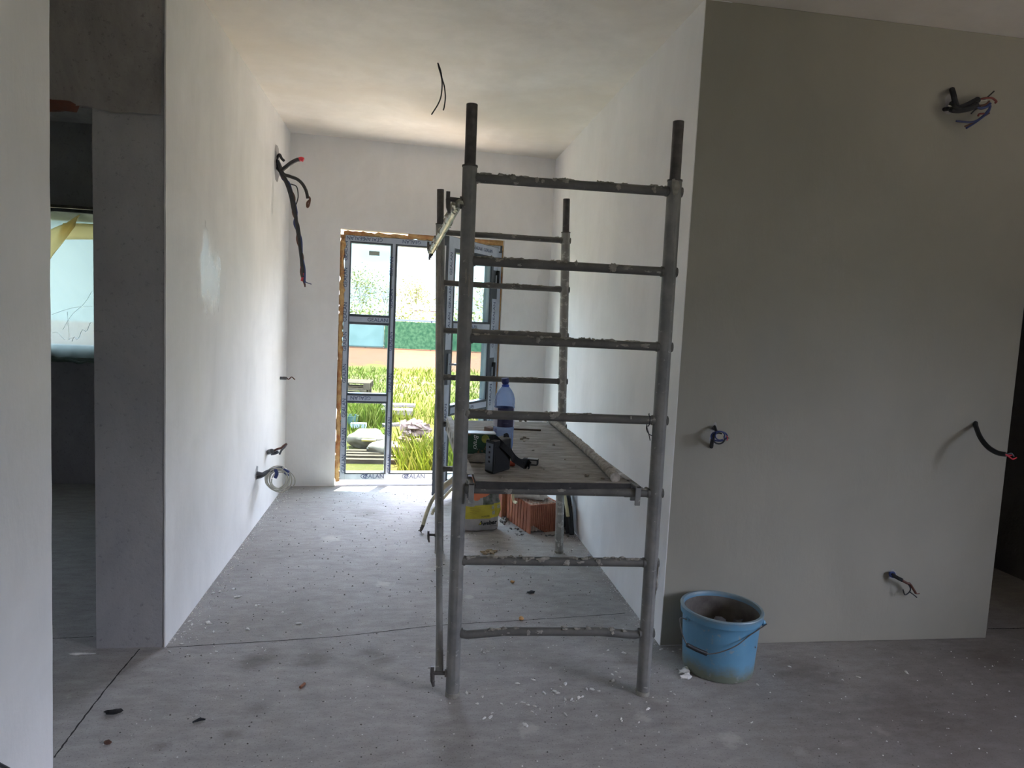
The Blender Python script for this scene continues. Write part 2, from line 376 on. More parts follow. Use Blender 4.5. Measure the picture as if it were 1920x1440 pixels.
def text_mesh(body, size, ox, ux, uy, mat, name, parent, bold=0.0, shear=0):
    """flat lettering: origin ox, unit vectors ux (reading direction) and uy (up)"""
    cu = bpy.data.curves.new(name, 'FONT'); cu.body = body; cu.size = size; cu.align_x = 'CENTER'; cu.align_y = 'CENTER'; cu.offset = bold; cu.shear = shear; cu.resolution_u = 2
    cu.extrude = 0.0003
    to = bpy.data.objects.new('t', cu); C.objects.link(to); dg = bpy.context.evaluated_depsgraph_get()
    me = bpy.data.meshes.new_from_object(to.evaluated_get(dg)); bpy.data.objects.remove(to)
    ux = Vector(ux).normalized(); uy = Vector(uy).normalized(); uz = ux.cross(uy)
    L = Vector(ox); me.transform(Matrix(((ux.x, uy.x, uz.x, 0), (ux.y, uy.y, uz.y, 0), (ux.z, uy.z, uz.z, 0), (0, 0, 0, 1))))
    me.name = name; me.materials.clear(); me.materials.append(mat)
    o = bpy.data.objects.new(name, me); C.objects.link(o); o.parent = parent; o.location = L-origin(parent) if parent else L
    return o
def join_meshes(objs, name):
    """several lettering meshes of one surface -> one mesh"""
    b = MB(); base = objs[0]; po = origin(base)
    for o in objs:
        off = origin(o)-po
        b.add([v.co+off for v in o.data.vertices], [tuple(p.vertices) for p in o.data.polygons])
    me = bpy.data.meshes.new(name); me.from_pydata(b.v, [], b.f); me.materials.append(base.data.materials[0])
    for o in objs[1:]: bpy.data.objects.remove(o)
    base.data = me; base.name = name; return base

# ================================================================== THE SETTING
XL, XR, YR, YL, XG, H = -0.98, 1.177, 2.8865, 2.979, 2.86, 2.829
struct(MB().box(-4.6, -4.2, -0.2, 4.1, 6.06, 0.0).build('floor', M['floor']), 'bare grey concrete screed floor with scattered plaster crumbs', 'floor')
struct(MB().box(-4.6, -4.2, H, 4.1, 6.2, H+0.2).build('ceiling', M['ceiling']), 'rough skimmed white ceiling with trowel marks', 'ceiling')
struct(MB().box(-4.9, 6.2, H+0.02, 4.3, 7.06, H+0.2).build('roof_overhang', M['ceiling']), 'roof overhang outside above the glazed door', 'roof')
# corridor left wall: raw concrete core with a plaster coat whose ragged edge shows beside the raw end
struct(MB().box(-1.252, YL, 0, XL-0.006, 6.06, H).build('wall_left_core', M['dark']), 'raw dark concrete wall end between white walls, left of the corridor', 'wall')
b = MB(); nz_ = 60
edge = [0.006*noise.noise(Vector((0, 0, k*0.37)))-0.004 for k in range(nz_+1)]
for k in range(nz_):
    z0, z1 = H*k/nz_, H*(k+1)/nz_; y0, y1 = YL+edge[k], YL+edge[k+1]
    b.add([(XL, y0, z0), (XL, 6.06, z0), (XL, 6.06, z1), (XL, y1, z1), (XL-0.006, y0, z0), (XL-0.006, y1, z1)],
          [(0, 1, 2, 3), (4, 0, 3, 5)])
struct(b.build('wall_left', M['wall_left']), 'white plastered corridor wall on the left with a burnished shiny patch', 'wall')
# raw lintel beam above the side opening
bm_ = MB()
def beam_face(u, v):
    x = -4.4+(XL-0.014+4.4)*u; z = 2.185+(H-2.185)*v
    if v == 0: z += 0.02*noise.noise(Vector((x*9, 0, 0)))
    return (x, 2.968+0.012*noise.noise(Vector((x*7, 3, z*7))), z)
bm_.grid(beam_face, 120, 26)
bm_.box(-4.4, 2.985, 2.19, XL-0.02, 3.24, H)
struct(bm_.build('wall_beam', M['beam']), 'rough cast concrete beam over the dark side opening', 'beam')
b = MB(); b.blob((-1.36, 2.975, 2.19), 0.075, 0.02, 0.022, jit=0.4); b.blob((-1.44, 2.975, 2.2), 0.05, 0.02, 0.016, jit=0.4)
struct(b.build('trim_1', M['brick_raw'], smooth=True), 'bit of bare red brick showing under the concrete beam', 'brick')
# near left wall with ragged plastered end
b = MB()
for k in range(nz_):
    z0, z1 = H*k/nz_, H*(k+1)/nz_
    e0, e1 = (2.190+0.004*noise.noise(Vector((k*0.3, 9, 0)))), (2.190+0.004*noise.noise(Vector(((k+1)*0.3, 9, 0))))
    q0, q1 = -1.048+0.008*z0, -1.048+0.008*z1      # the old wall leans a little
    b.add([(q0, -4.2, z0), (q0, e0, z0), (q1, e1, z1), (q1, -4.2, z1), (-1.335, e0, z0), (-1.335, e1, z1), (-1.335, -4.2, z0), (-1.335, -4.2, z1)],
          [(0, 1, 2, 3), (1, 4, 5, 2), (4, 6, 7, 5)])
struct(b.build('wall_near_left', M['wall']), 'white plastered wall at the left edge, nearest the camera', 'wall')
# far wall with door opening (skewed a little)
sl, _z = PW(632, 700, 0.0); sr, _z = PW(941, 560, 0.0); _s, ztop = PW(790, 440, 0.0)
ztop = 2.118
b = MB(); T_ = 0.3
b.box(-0.02, 0, 0, sl, T_, H, 0, W); b.box(sr, 0, 0, 2.3, T_, H, 0, W); b.box(sl, 0, ztop, sr, T_, H, 0, W)
struct(b.build('wall_far', M['wall']), 'white plastered end wall around the glazed door', 'wall')
# left store room far wall with window opening
wx0, wx1, wz0, wz1 = -4.0, -2.30, 0.96, 2.14
b = MB(); b.box(-4.6, 5.764, 0, wx0, 6.06, H); b.box(wx1, 5.764, 0, -1.262, 6.06, H); b.box(wx0, 5.764, 0, wx1, 6.06, wz0); b.box(wx0, 5.764, wz1, wx1, 6.06, H)
struct(b.build('wall_store_far', M['darkrough']), 'dark unplastered wall around the sheeted window in the side room', 'wall')
b = MB(); b.box(-4.6, -1.0, 0, -4.4, 2.4, H); b.box(-4.6, 3.0, 0, -4.4, 6.06, H); b.box(-4.6, 2.4, 0, -4.4, 3.0, 1.2); b.box(-4.6, 2.4, 1.9, -4.4, 3.0, H); b.box(-4.6, -1.2, 0, -1.335, -1.0, H)  # gap in the left side is an unseen opening added to light the side room
struct(b.build('wall_store_left', M['darkrough']), 'dark unplastered walls of the side room', 'wall')
# right hand block: corridor right wall, grey front wall
def skew(x): return 5.764+(x-XL)*0.07
b = MB(); b.box(XR, YR+0.0, 0, XR+0.12, 6.06, H)
struct(b.build('wall_right', M['wall']), 'white plastered corridor wall on the right', 'wall')
b = MB(); b.box(XR+0.0005, YR-0.0005, 0, XG, YR+0.14, H)
og = struct(b.build('wall_grey', M['wall_grey'], bevel=0.004), 'grey plastered wall facing the camera behind the blue bucket', 'wall')
struct(MB().box(XG-0.12, YR+0.1, 0, XG-0.002, 6.06, H).build('wall_block_side', M['wall_grey']), 'grey wall side facing the right passage', 'wall')
# passage right: raw concrete wall with a window behind the camera's right
b = MB(); wy0, wy1, sz0, sz1 = -1.2, 0.9, 0.85, 2.35
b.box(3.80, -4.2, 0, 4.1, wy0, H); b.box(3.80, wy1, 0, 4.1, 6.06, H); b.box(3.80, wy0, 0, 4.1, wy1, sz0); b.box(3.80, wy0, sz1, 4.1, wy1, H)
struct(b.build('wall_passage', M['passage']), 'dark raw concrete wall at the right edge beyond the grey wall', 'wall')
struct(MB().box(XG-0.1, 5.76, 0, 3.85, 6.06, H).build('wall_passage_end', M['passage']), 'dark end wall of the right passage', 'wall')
struct(MB().box(-4.6, -4.2, 0, 4.1, -4.0, H).build('wall_back', M['wall']), 'plastered wall behind the camera', 'wall')
# screed joints
def joint(name, pts, wd, label):
    b = MB(); pts = smooth_path(pts, 14); L, Rr = [], []
    for i, p in enumerate(pts):
        t = (pts[min(i+1, len(pts)-1)]-pts[max(i-1, 0)]).normalized(); nrm = Vector((-t.y, t.x, 0)); j = 0.0012*R.uniform(-1, 1)
        k = wd*(0.7+0.6*R.random())
        L.append(p+nrm*(k+j)+Vector((0, 0, 0.0008))); Rr.append(p-nrm*(k-j)+Vector((0, 0, 0.0008)))
    for i in range(len(pts)-1): b.add([L[i], Rr[i], Rr[i+1], L[i+1]], [(0, 1, 2, 3)])
    struct(b.build(name, M['jointdark']), label, 'floor joint')
M['jointdark'] = simple('dark_joint', (44, 41, 40), 0.95)
joint('trim_2', [PZ(313, 1214), PZ(480, 1204), PZ(650, 1192), PZ(820, 1173), PZ(1000, 1162), PZ(1172, 1150)], 0.0022, 'thin sawn joint across the corridor screed')
joint('trim_3', [PZ(262, 1217), PZ(210, 1278), PZ(160, 1342), PZ(101, 1421)], 0.0026, 'thin joint line in the floor of the left opening')
joint('trim_4', [PZ(98, 1197), PZ(135, 1196), PZ(175, 1194)], 0.002, 'joint in the dark side room floor')
joint('trim_5', [PZ(1853, 1179), PZ(1885, 1179), PZ(1925, 1178)], 0.003, 'joint in the floor of the right passage')

# ------------------------------------------------------------------ store room window
wn = struct(empty('window_1', (-3.15, 5.80, wz0)), 'side room window hung with milky polythene sheet', 'window')
b = MB(); fz0, fz1 = 1.00, 2.14
b.box(wx0, 5.80, wz0, wx1, 5.87, 1.09); b.box(wx0, 5.80, 2.045, wx1, 5.87, wz1); b.box(wx0, 5.80, 1.09, wx0+0.08, 5.87, 2.045); b.box(wx1-0.06, 5.80, 1.09, wx1, 5.87, 2.045); b.box(-3.32, 5.80, 1.09, -3.24, 5.87, 2.045)
b.build('window_frame', M['anthracite'], wn)
MB().box(wx0+0.06, 5.83, 1.08, wx1-0.05, 5.836, 2.05).build('pane', M['glass'], wn)
def sheetfn(u, v):
    x = wx0-.03+(wx1-wx0+.06)*u; z = 1.0+1.1*v
    y = 5.775+0.014*noise.noise(Vector((x*3.1, z*2.2, 0)))+0.006*noise.noise(Vector((x*14+z*9, z*4, 4)))
    if v < 0.12: y -= 0.05*(1-v/0.12)**1.5*(0.6+0.8*noise.noise(Vector((x*9, 1, 1))))
    return (x, min(y-0.022, 5.758), z)
sh = MB().grid(sheetfn, 90, 60).build('polythene_sheet', M['sheet'], None, smooth=True)
tag(sh, 'milky polythene sheet hung across the dark side room window', 'plastic sheet')
b = MB()
for k in range(5):
    pts = []
    for i in range(24):
        x = -2.95+0.62*i/23; pts.append((x, 5.70+0.02*k+0.02*noise.noise(Vector((x*7, k, 0))), 0.975+0.012*k+0.026*noise.noise(Vector((x*11, k*3, 2)))))
    b.tube(pts, [0.014*(0.6+0.8*abs(noise.noise(Vector((i*0.4, k, 5))))) for i in range(24)], 7)
bo = b.build('sheet_hem', M['sheet'], sh, smooth=True); tag(bo, 'crumpled bottom hem of the sheet')
b = MB()
for (p, q, r_, k_) in (((98, 590, 560, 0), (172, 575, 0, 0), .004, 1), ((118, 618, 0, 0), (172, 545, 0, 0), .003, 2), ((98, 625, 0, 0), (145, 640, 0, 0), .003, 3), ((126, 585, 0, 0), (130, 635, 0, 0), .0025, 4), ((135, 640, 0, 0), (172, 608, 0, 0), .0045, 5)):
    a_, b2 = PY(p[0], p[1], 5.742), PY(q[0], q[1], 5.742)
    b.tube([a_.lerp(b2, t)+Vector((0, 0, .02*math.sin(3*t*k_))) for t in np.linspace(0, 1, 14)], r_, 6, squash=[.3]*14)
build_split(b, 'sheet_crease', M['white_plastic'], sh, smooth=True)
# yellowed paper flap at the top of that window
a, b_, c_, d_ = PY(92, 432, 5.72), PY(150, 403, 5.72), PY(140, 425, 5.7), PY(92, 492, 5.7)
fl = MB().grid(lambda u, v: (a.lerp(b_, u)).lerp(d_.lerp(c_, u), v)+Vector((0, 0.012*math.sin(u*3+v*4), 0.004*math.sin(9*u))), 12, 12).build('paper_flap', M['tan_paper'], None, smooth=True, solid=0.002)
tag(fl, 'yellowed triangular paper flap hanging from the top of the sheeted window', 'paper')
a, b_, c_, d_ = PY(118, 418, 5.74), PY(180, 420, 5.74), PY(180, 449, 5.74), PY(112, 449, 5.74)
fl = MB().grid(lambda u, v: (a.lerp(b_, u)).lerp(d_.lerp(c_, u), v)+Vector((0, 0.006*math.sin(u*9), 0)), 12, 4).build('paper_strip', M['tan_paper'], None, smooth=True, solid=0.002)
tag(fl, 'horizontal yellowish paper strip taped along the top of the sheeted window', 'paper')
b = MB(); b.box(-4.2, 5.74, 2.128, -1.9, 5.77, 2.15); 
struct(b.build('trim_6', simple('lintel_board', (118, 112, 100), 0.9, 0, (90, 84, 76), 20), bevel=0.004), 'thin pale board edge above the side room window', 'trim')
# side window behind the camera on the right
wn2 = struct(empty('window_2', (3.9, -0.1, sz0)), 'window in the right wall behind the camera', 'window')
b = MB(); b.box(3.86, wy0, sz0, 3.93, wy1, sz0+0.06); b.box(3.86, wy0, sz1-0.06, 3.93, wy1, sz1); b.box(3.86, wy0, sz0+.06, 3.93, wy0+0.06, sz1-.06); b.box(3.86, wy1-0.06, sz0+.06, 3.93, wy1, sz1-.06); b.box(3.86, -0.13, sz0+.06, 3.93, -0.07, sz1-.06)
b.build('window_frame', M['anthracite'], wn2)

# ------------------------------------------------------------------ glazed door
door = struct(empty('door_1', W(sl, 0.04, 0)), 'glazed door unit with film covered grey frame, open to the yard', 'door')
D0, D1 = 0.03, 0.10
def sz(x, y, d=D0): return PW(x, y, d)
fl0 = sz(641, 700)[0]; frr = sz(938, 560)[0]
zt = sz(700, 443)[1]; zt = 2.075; zb = 0.045
pl0, pl1 = sz(655.5, 600)[0], sz(728.5, 600)[0]; ml0, ml1 = pl1, sz(741.5, 600)[0]
_, zc1 = sz(690, 599.5); _, zc2 = sz(685, 747)
ltop = zt-0.062; lbot = zb+0.062
b = MB()
b.box(fl0, D0, zb, pl0, D1, zt, 0, W); b.box(frr-0.06, D0, zb, frr, D1, zt, 0, W)
b.box(pl0, D0, ltop, frr-0.06, D1, zt, 0, W); b.box(pl0, D0, zb, frr-0.06, D1, lbot, 0, W)
frame = b.build('door_frame', M['anthracite'], door, bevel=0.003)
mul = MB().box(ml0, D0-0.002, lbot, ml1, D1, ltop, 0, W).build('mullion', M['anthracite'], door, bevel=0.003)
def films(parts, parent, name='protective_film', d=D0):
    b = MB()
    for (s0, z0, s1, z1) in parts: b.box(s0, d-0.002, z0, s1, d+0.0005, z1, 0, W)
    return build_split(b, name, M['film'], parent)[0]
fw = 0.011
f_ = films([(fl0+0.003, zb+0.004, pl0-fw, zt-0.004), (pl0-fw+.001, ltop+0.014, frr-0.02, zt-0.004), (pl0-fw+.001, zb+0.004, frr-0.02, lbot-0.014), (frr-0.05, lbot, frr-0.004, ltop)], frame)
mf = films([(ml0+0.016, lbot-0.014, ml1-0.018, ltop+0.014)], mul, d=D0-0.002)
cb = {}
for nm, zc in (('crossbar', zc1), ('crossbar', zc2)):
    o = MB().box(pl0, D0, zc-0.042, pl1, D1, zc+0.042, 0, W).build(nm, M['anthracite'], door, bevel=0.003)
    films([(pl0-0.002, zc-0.022, pl1+0.006, zc+0.022)], o); cb[zc] = o
for z0, z1 in ((zc1+0.042, ltop), (zc2+0.042, zc1-0.042), (lbot, zc2-0.042)):
    MB().box(pl0-0.005, D0+0.03, z0-0.005, pl1+0.005, D0+0.036, z1+0.005, 0, W).build('pane', M['glass'], door)
# small factory stickers on glass
s0, z0 = sz(692, 478); s1, z1 = sz(712, 471)
MB().box(s0, D0+0.027, z0, s1, D0+0.029, z1, 0, W).build('glass_sticker', simple('sticker_grey', (176, 184, 172), 0.6), door)
# film lettering
def letter(px, py, body, size, along, flip=False, d=D0-0.0035, parent=frame):
    s, z = PW(px, py, d); ux = WE.copy(); uy = Vector((0, 0, 1))
    if along == 'up': ux, uy = Vector((0, 0, 1)), -WE
    if flip: ux = -ux; uy = -uy
    return text_mesh(body, size, W(s, d, z), ux, uy, M['ink'], 'film_lettering', parent)
TXT = '\u24ff GEALAN' if False else 'GEALAN'
def dot(px, py, r, d, parent):
    s, z = PW(px, py, d); b = MB()
    for k in range(14):
        a0, a1 = 2*math.pi*k/16, 2*math.pi*(k+1)/16
        b.add([W(s+r*math.cos(q)*f, d, z+r*math.sin(q)*f) for q, f in ((a0, 1), (a1, 1), (a1, .6), (a0, .6))], [(0, 1, 2, 3)])
    o = b.build('film_lettering', M['ink'], parent, loc=W(s, d, z)); return o
ls = []
for x in (698, 775): ls.append(letter(x, 893.5-0.0*x, TXT, 0.052, 's')); ls.append(dot(x-13, 893.5, 0.018, D0-0.0035, frame))
for x in (740-0, 860): pass
for y in (470, 520, 585, 640, 700, 765, 820, 870): ls.append(letter(649-(y-440)*0.012, y, TXT, 0.042, 'up'))
for x in (668, 700, 772): ls.append(letter(x, 446.5+(x-668)*0.07, TXT, 0.04, 's', True))
join_meshes(ls, 'film_lettering')
ls = [letter(734.8-(y-450)*0.012, y, TXT, 0.042, 'up', False, D0-0.0055, mul) for y in (500, 560, 640, 718, 800, 870)]
join_meshes(ls, 'film_lettering')
letter(708, 600.5, TXT, 0.044, 's', False, D0-0.0035, cb[zc1]); letter(676, 746, TXT, 0.044, 's', True, D0-0.0035, cb[zc2])
# foam and raw brick reveal round the frame
b = MB()
def foam(p0, p1, r):
    n = max(4, int((Vector(p1)-Vector(p0)).length/0.03)); pts = [Vector(p0).lerp(Vector(p1), i/n)+Vector((R.uniform(-1, 1), 0, R.uniform(-1, 1)))*r*0.22 for i in range(n+1)]
    b.tube(pts, [r*R.uniform(0.75, 1.25) for _ in pts], 7, jit=0.25)
foam(W(fl0-0.018, 0.04, 0.03), W(fl0-0.018, 0.04, zt), 0.021); foam(W(frr+0.006, 0.04, 0.06), W(frr+0.006, 0.04, zt), 0.012)
foam(W(fl0-0.01, 0.045, zt+0.014), W(frr, 0.045, zt+0.018), 0.018)
foam(W(fl0+0.5, 0.05, zt+0.03), W(frr, 0.05, zt+0.03), 0.022)
b.build('mounting_foam', M['foam'], door, smooth=True)
# open leaf
Hn = W(frr-0.03, 0.03, 0); Nr = Vector((0.262, 5.235, 0)); ld = (Nr-Hn); LW = ld.length; ld.normalize(); ln = Vector((ld.y, -ld.x, 0)); 
if ln.y > 0: ln = -ln         # ln points to the room side face seen from the camera
ln2 = -ln
def LF(u, t, z): return Hn+ld*u+ln2*t+Vector((0, 0, z))
lz0, lz1 = 0.065, 2.055; st = 0.115
b = MB(); b.box(0, 0, lz0, st, 0.07, lz1, 0, LF); b.box(LW-st, 0, lz0, LW, 0.07, lz1, 0, LF); b.box(st, 0, lz1-st, LW-st, 0.07, lz1, 0, LF); b.box(st, 0, lz0, LW-st, 0.07, lz0+st, 0, LF)
leaf = b.build('door_leaf', M['anthracite'], door, bevel=0.003)
lc1, lc2 = zc1-0.015, zc2-0.015
b = MB()
for zc in (lc1, lc2): b.box(st-0.002, 0.002, zc-0.042, LW-st+0.002, 0.068, zc+0.042, 0, LF)
build_split(b, 'leaf_crossbar', M['anthracite'], leaf, bevel=0.002)
b = MB()
for (u0, z0, u1, z1) in ((0.006, lz0+.004, st-0.03, 0.93), (0.006, 1.12, st-0.03, 1.62), (0.006, 1.86, st-.03, lz1-.004), (LW-st+0.03, lz0+.004, LW-0.006, 0.93), (LW-st+0.03, 1.20, LW-0.006, lz1-.004), (st-0.03, lz1-st+0.03, LW-st+.03, lz1-.004), (st-0.03, lz0+.004, LW-st+.03, lz0+st-0.03), (st, lc1-0.024, LW-st, lc1+0.024), (st, lc2-0.024, LW-st, lc2+0.024)):
    b.box(u0, -0.002, z0, u1, 0.0, z1, 0, LF)
lf = build_split(b, 'protective_film', M['film'], leaf)[0]
for z0, z1 in ((lc1+0.042, lz1-st), (lc2+0.042, lc1-0.042), (lz0+st, lc2-0.042)):
    MB().box(st-0.004, 0.034, z0, LW-st+0.004, 0.04, z1, 0, LF).build('pane', M['glass'], leaf)
b = MB()
for u0, u1 in ((st, st+0.014), (LW-st-0.014, LW-st)): b.box(u0, 0.012, lz0+st, u1, 0.058, lz1-st, 0, LF)
build_split(b, 'glazing_bead', simple('pale_bead', (150, 168, 176), 0.4), leaf)
b = MB(); b.box(LW-0.0, 0.02, 0.35, LW+0.003, 0.045, 1.98, 0, LF); b.build('lock_strip', M['white_plastic'], leaf)
b = MB(); b.box(LW-0.075, -0.012, 0.93, LW-0.04, -0.002, 1.17, 0, LF); b.tube([LF(LW-0.058, -0.01, 1.09), LF(LW-0.058, -0.05, 1.09), LF(LW-0.16, -0.055, 1.09)], 0.009, 8)
b.build('handle', M['silver'], leaf, smooth=True)
for zc in (1.80, 1.02, 0.32):
    b = MB(); b.tube([W(frr-0.035, 0.0, zc-0.06), W(frr-0.035, 0.0, zc+0.06)], 0.014, 10); b.box(frr-0.08, 0.0, zc-0.05, frr-0.02, 0.028, zc+0.05, 0, W)
    h = b.build('hinge', M['black'], door, smooth=True)
    MB().tube([W(frr-0.052, -0.012, zc-0.055), W(frr-0.052, -0.012, zc+0.02)], 0.007, 8).build('hinge_pin', M['silver'], h, smooth=True)
def lletter(u, z, size, up=True, par=lf):
    ux, uy = (Vector((0, 0, 1)), ld) if up else (-ld, Vector((0, 0, 1)))
    return text_mesh(TXT, size, LF(u, -0.0035, z), ux, uy, M['ink'], 'film_lettering', par)
ls = [lletter(0.045, z, 0.05) for z in (1.5, 1.3, 0.8, 0.5)]+[lletter(LW-0.045, z, 0.045) for z in (1.85, 1.6, 1.4, 0.7, 0.4)]+[lletter(u, lz1-0.045, 0.04, False) for u in (0.2, 0.38, 0.55)]+[lletter(LW/2, lc1, 0.04, False), lletter(LW/2, lc2, 0.04, False)]
for l_ in ls: l_.parent = leaf; l_.location = l_.location + lf.location
join_meshes(ls, 'film_lettering')

#@@OBJECTS@@
# ================================================================== SCAFFOLD
NL0, NL1 = Vector((0.208, 2.532, 0)), Vector((0.190, 2.532, 2.206)); NR0, NR1 = Vector((0.961, 2.498, 0)), Vector((0.948, 2.498, 2.204))
FL0, FL1 = Vector((0.222, 4.146, 0)), Vector((0.147, 4.146, 2.190)); FR0, FR1 = Vector((0.978, 4.146, 0)), Vector((0.903, 4.146, 2.190))
scf = tag(empty('scaffold_tower', (0.58, 3.3, 0)), 'dark steel scaffold tower of two ladder frames standing in the corridor mouth', 'scaffold')
RZ = [0.250, 0.535, 0.812, 1.095, 1.376, 1.657, 1.951]
def at(a, b, z): return a.lerp(b, z/(b.z-a.z))
def post(a, b, mat_l, spig):
    zc = 1.99
    m = MB(); m.tube([a, at(a, b, 0.4), at(a, b, 1.2), at(a, b, zc)], 0.0265, 20)
    o = m.build('post', mat_l, scf, smooth=True)
    s = MB(); s.tube([at(a, b, zc-0.01), b], 0.0205, 18)
    s.tube([at(a, b, zc-0.002), at(a, b, zc+0.004)], 0.0285, 18); s.build('spigot', spig, o, smooth=True)
    f = MB(); f.tube([a, at(a, b, 0.016)], 0.0285, 16, jit=0.06); f.build('plaster_foot_ring', M['crust'], o, smooth=True)
    f = MB(); side = Vector((0, -0.027, 0)); f.box(-0.002, 0, 0.03, 0.002, 0.003, 1.98, 0, lambda x, y, z: at(a, b, z)+side+Vector((x+0.004, y, 0))); f.build('weld_seam', mat_l, o)
    return o
pNL = post(NL0, NL1, M['steel'], M['rust']); pNR = post(NR0, NR1, M['steel'], M['rust'])
pFL = post(FL0, FL1, M['steel'], M['rust']); pFR = post(FR0, FR1, M['galv'], M['rust'])
def rung(a0, a1, b0, b1, z, bent=False, crust=5, cr=1.0):
    p, q = at(a0, a1, z), at(b0, b1, z); pts = [p.lerp(q, i/16) for i in range(17)]
    if bent: pts = [v+Vector((0, 0, (0.017*min(1, (i/16)/0.25) if i < 12 else 0.017*(16-i)/4)-0.012)) for i, v in enumerate(pts)]
    d = (q-p).normalized(); pts[0] = p+d*0.012; pts[-1] = q-d*0.012
    m = MB(); m.tube(pts, 0.0168, 14); o = m.build('rung', M['rung'], scf, smooth=True)
    c = MB(); t = 0.04
    while t < 0.96:
        L_ = R.uniform(0.01, 0.07)
        if R.random() < 0.72*cr:
            for k in range(int(L_/0.012)+1):
                u = min(0.97, t+k*0.016); v = pts[0].lerp(pts[-1], u) if not bent else pts[int(u*16)]
                c.blob(v+Vector((0, R.uniform(-0.012, 0.008), 0.0150)), R.uniform(0.006, 0.016), 0.007, R.uniform(0.002, 0.0055)*(1+cr*0.2), 9, 6, 0.4)
        t += L_/0.72+R.uniform(0.01, 0.06)
    for k in range(crust):     # splashes down the front of the tube
        u = R.uniform(0.06, 0.94); v = pts[0].lerp(pts[-1], u) if not bent else pts[int(u*16)]
        c.blob(v+Vector((0, -0.0155, R.uniform(-0.004, 0.012))), R.uniform(0.005, 0.017), 0.003, R.uniform(0.004, 0.010), 14, 9, 0.45)
    c.build('plaster_crust', M['crust'], o, smooth=True)['kind'] = 'stuff'
    m = MB(); e = q+d*0.030; m.tube([q+d*0.02, e], 0.0185, 12); m.tube([p+d*0.022, p+d*0.032], 0.0195, 12); m.tube([q-d*0.032, q-d*0.022], 0.0195, 12)
    build_split(m, 'weld_collar', M['rung'], o, smooth=True)
    return o
for z in RZ: rung(NL0, NL1, NR0, NR1, z, bent=(z == 0.250), crust=(7 if z > 1.9 or z == .535 else 4), cr=1.2 if z in (0.535, 1.951) else 0.8)
for z in RZ[1:]: rung(FL0, FL1, FR0, FR1, z-0.008, crust=1, cr=0.6)
# plaster splashes on the near posts
c = MB(); v = at(NR0, NR1, 1.965); c.blob(v+Vector((-0.004, -0.026, 0)), 0.014, 0.004, 0.035, 8, 6, 0.3); c.build('plaster_splash', M['crust'], pNR, smooth=True)
c = MB(); v = at(NR0, NR1, 0.50); c.blob(v+Vector((0.024, -0.006, 0.02)), 0.008, 0.014, 0.045, 8, 6, 0.4); c.blob(v+Vector((0.022, -0.010, -0.05)), 0.007, 0.01, 0.05, 8, 6, 0.4); c.build('plaster_splash', M['crust'], pNR, smooth=True)
c = MB(); v = at(NL0, NL1, 1.60); c.blob(v+Vector((-0.004, -0.0262, 0)), 0.004, 0.002, 0.03, 7, 5, 0.3); c.blob(v+Vector((0.008, -0.0255, -0.03)), 0.003, 0.002, 0.04, 7, 5, 0.3); c.build('plaster_splash', M['crust'], pNL, smooth=True)
c = MB(); v = at(NL0, NL1, 1.10); c.blob(v+Vector((0.018, -0.02, 0)), 0.012, 0.006, 0.012, 7, 5, 0.4); c.build('plaster_splash', M['crust'], pNL, smooth=True)
# lock pins with drop latch
def pin(base, name='lock_pin', L_=0.065, s=1.0, par=None):
    b = MB(); e = base+Vector((-L_, 0, 0.002)); b.tube([base, e], 0.0085*s, 10); b.tube([base+Vector((-0.002, 0, 0)), base+Vector((-0.008, 0, 0))], 0.015*s, 12)
    b.box(-0.008*s, -0.006*s, -0.012*s, 0.006*s, 0.006*s, 0.026*s, 0, lambda x, y, z: e+Vector((x, y, z)))
    b.tube([e+Vector((0, 0, 0.0)), e+Vector((0.001, -0.003, -0.03*s)), e+Vector((0.006, -0.004, -0.052*s))], [0.009*s, 0.0085*s, 0.005*s], 8)
    return b.build(name, M['rust'], par, smooth=True)
zt_ = PY(868, 376, 2.53).z
pin(at(NL0, NL1, zt_)+Vector((-0.024, 0, 0)), par=pNL, L_=0.05); pin(at(NL0, NL1, PY(845, 1262, 2.53).z)+Vector((-0.024, 0, 0)), par=pNL, L_=0.055)
pin(at(FL0, FL1, PY(815, 1003, 4.146).z)+Vector((-0.02, 0, 0)), par=pFL, L_=0.045, s=0.9); pin(at(FL0, FL1, 1.86)+Vector((-0.02, 0, 0)), par=pFL, L_=0.05, s=0.9)
# diagonal brace: near foot to far top
def brace(name, a, b, r0, mat_, label=None, jit=0.0):
    d = (b-a); n = 26; pts = [a+d*(i/n) for i in range(n+1)]
    rad = [r0*(1.15 if i in (0, n) else (1.0 if 1 < i < n-1 else 1.1)) for i in range(n+1)]; sq = [0.25 if i in (0, n) else (0.6 if i in (1, n-1) else 1) for i in range(n+1)]
    m = MB(); m.tube(pts, rad, 12, jit=jit, squash=sq); o = m.build(name, mat_, scf, smooth=True); return o
dg = brace('diagonal_brace', PY(824, 1262, 2.53)+Vector((0, 0, 0.0)), PY(826, 470, 4.10)+Vector((-0.012, 0, 0)), 0.0135, M['steel'])
g0 = PY(858, 384, 2.53); g1 = PY(808, 474, 4.10)
gr = brace('guard_rail', g0, g1, 0.0165, M['foil'], jit=0.03); gr['label'] = 'rail wrapped in silvery tape'
m = MB()
for i in range(30):
    t = (i+R.uniform(-.3, .3))/30; v = g0.lerp(g1, t); m.blob(v+Vector((R.uniform(-.006, .006), 0, 0.004)), 0.0185, 0.02, R.uniform(0.014, 0.019), 8, 5, 0.3)
m.build('tape_folds', M['foil'], gr, smooth=True)['kind'] = 'stuff'
m = MB(); m.blob(g1, 0.012, 0.03, 0.02, 7, 5, 0.5); m.blob(g1+Vector((-.005, 0, -.02)), 0.008, 0.02, 0.02, 7, 5, 0.5); m.build('flattened_end', M['rust'], gr, smooth=True)

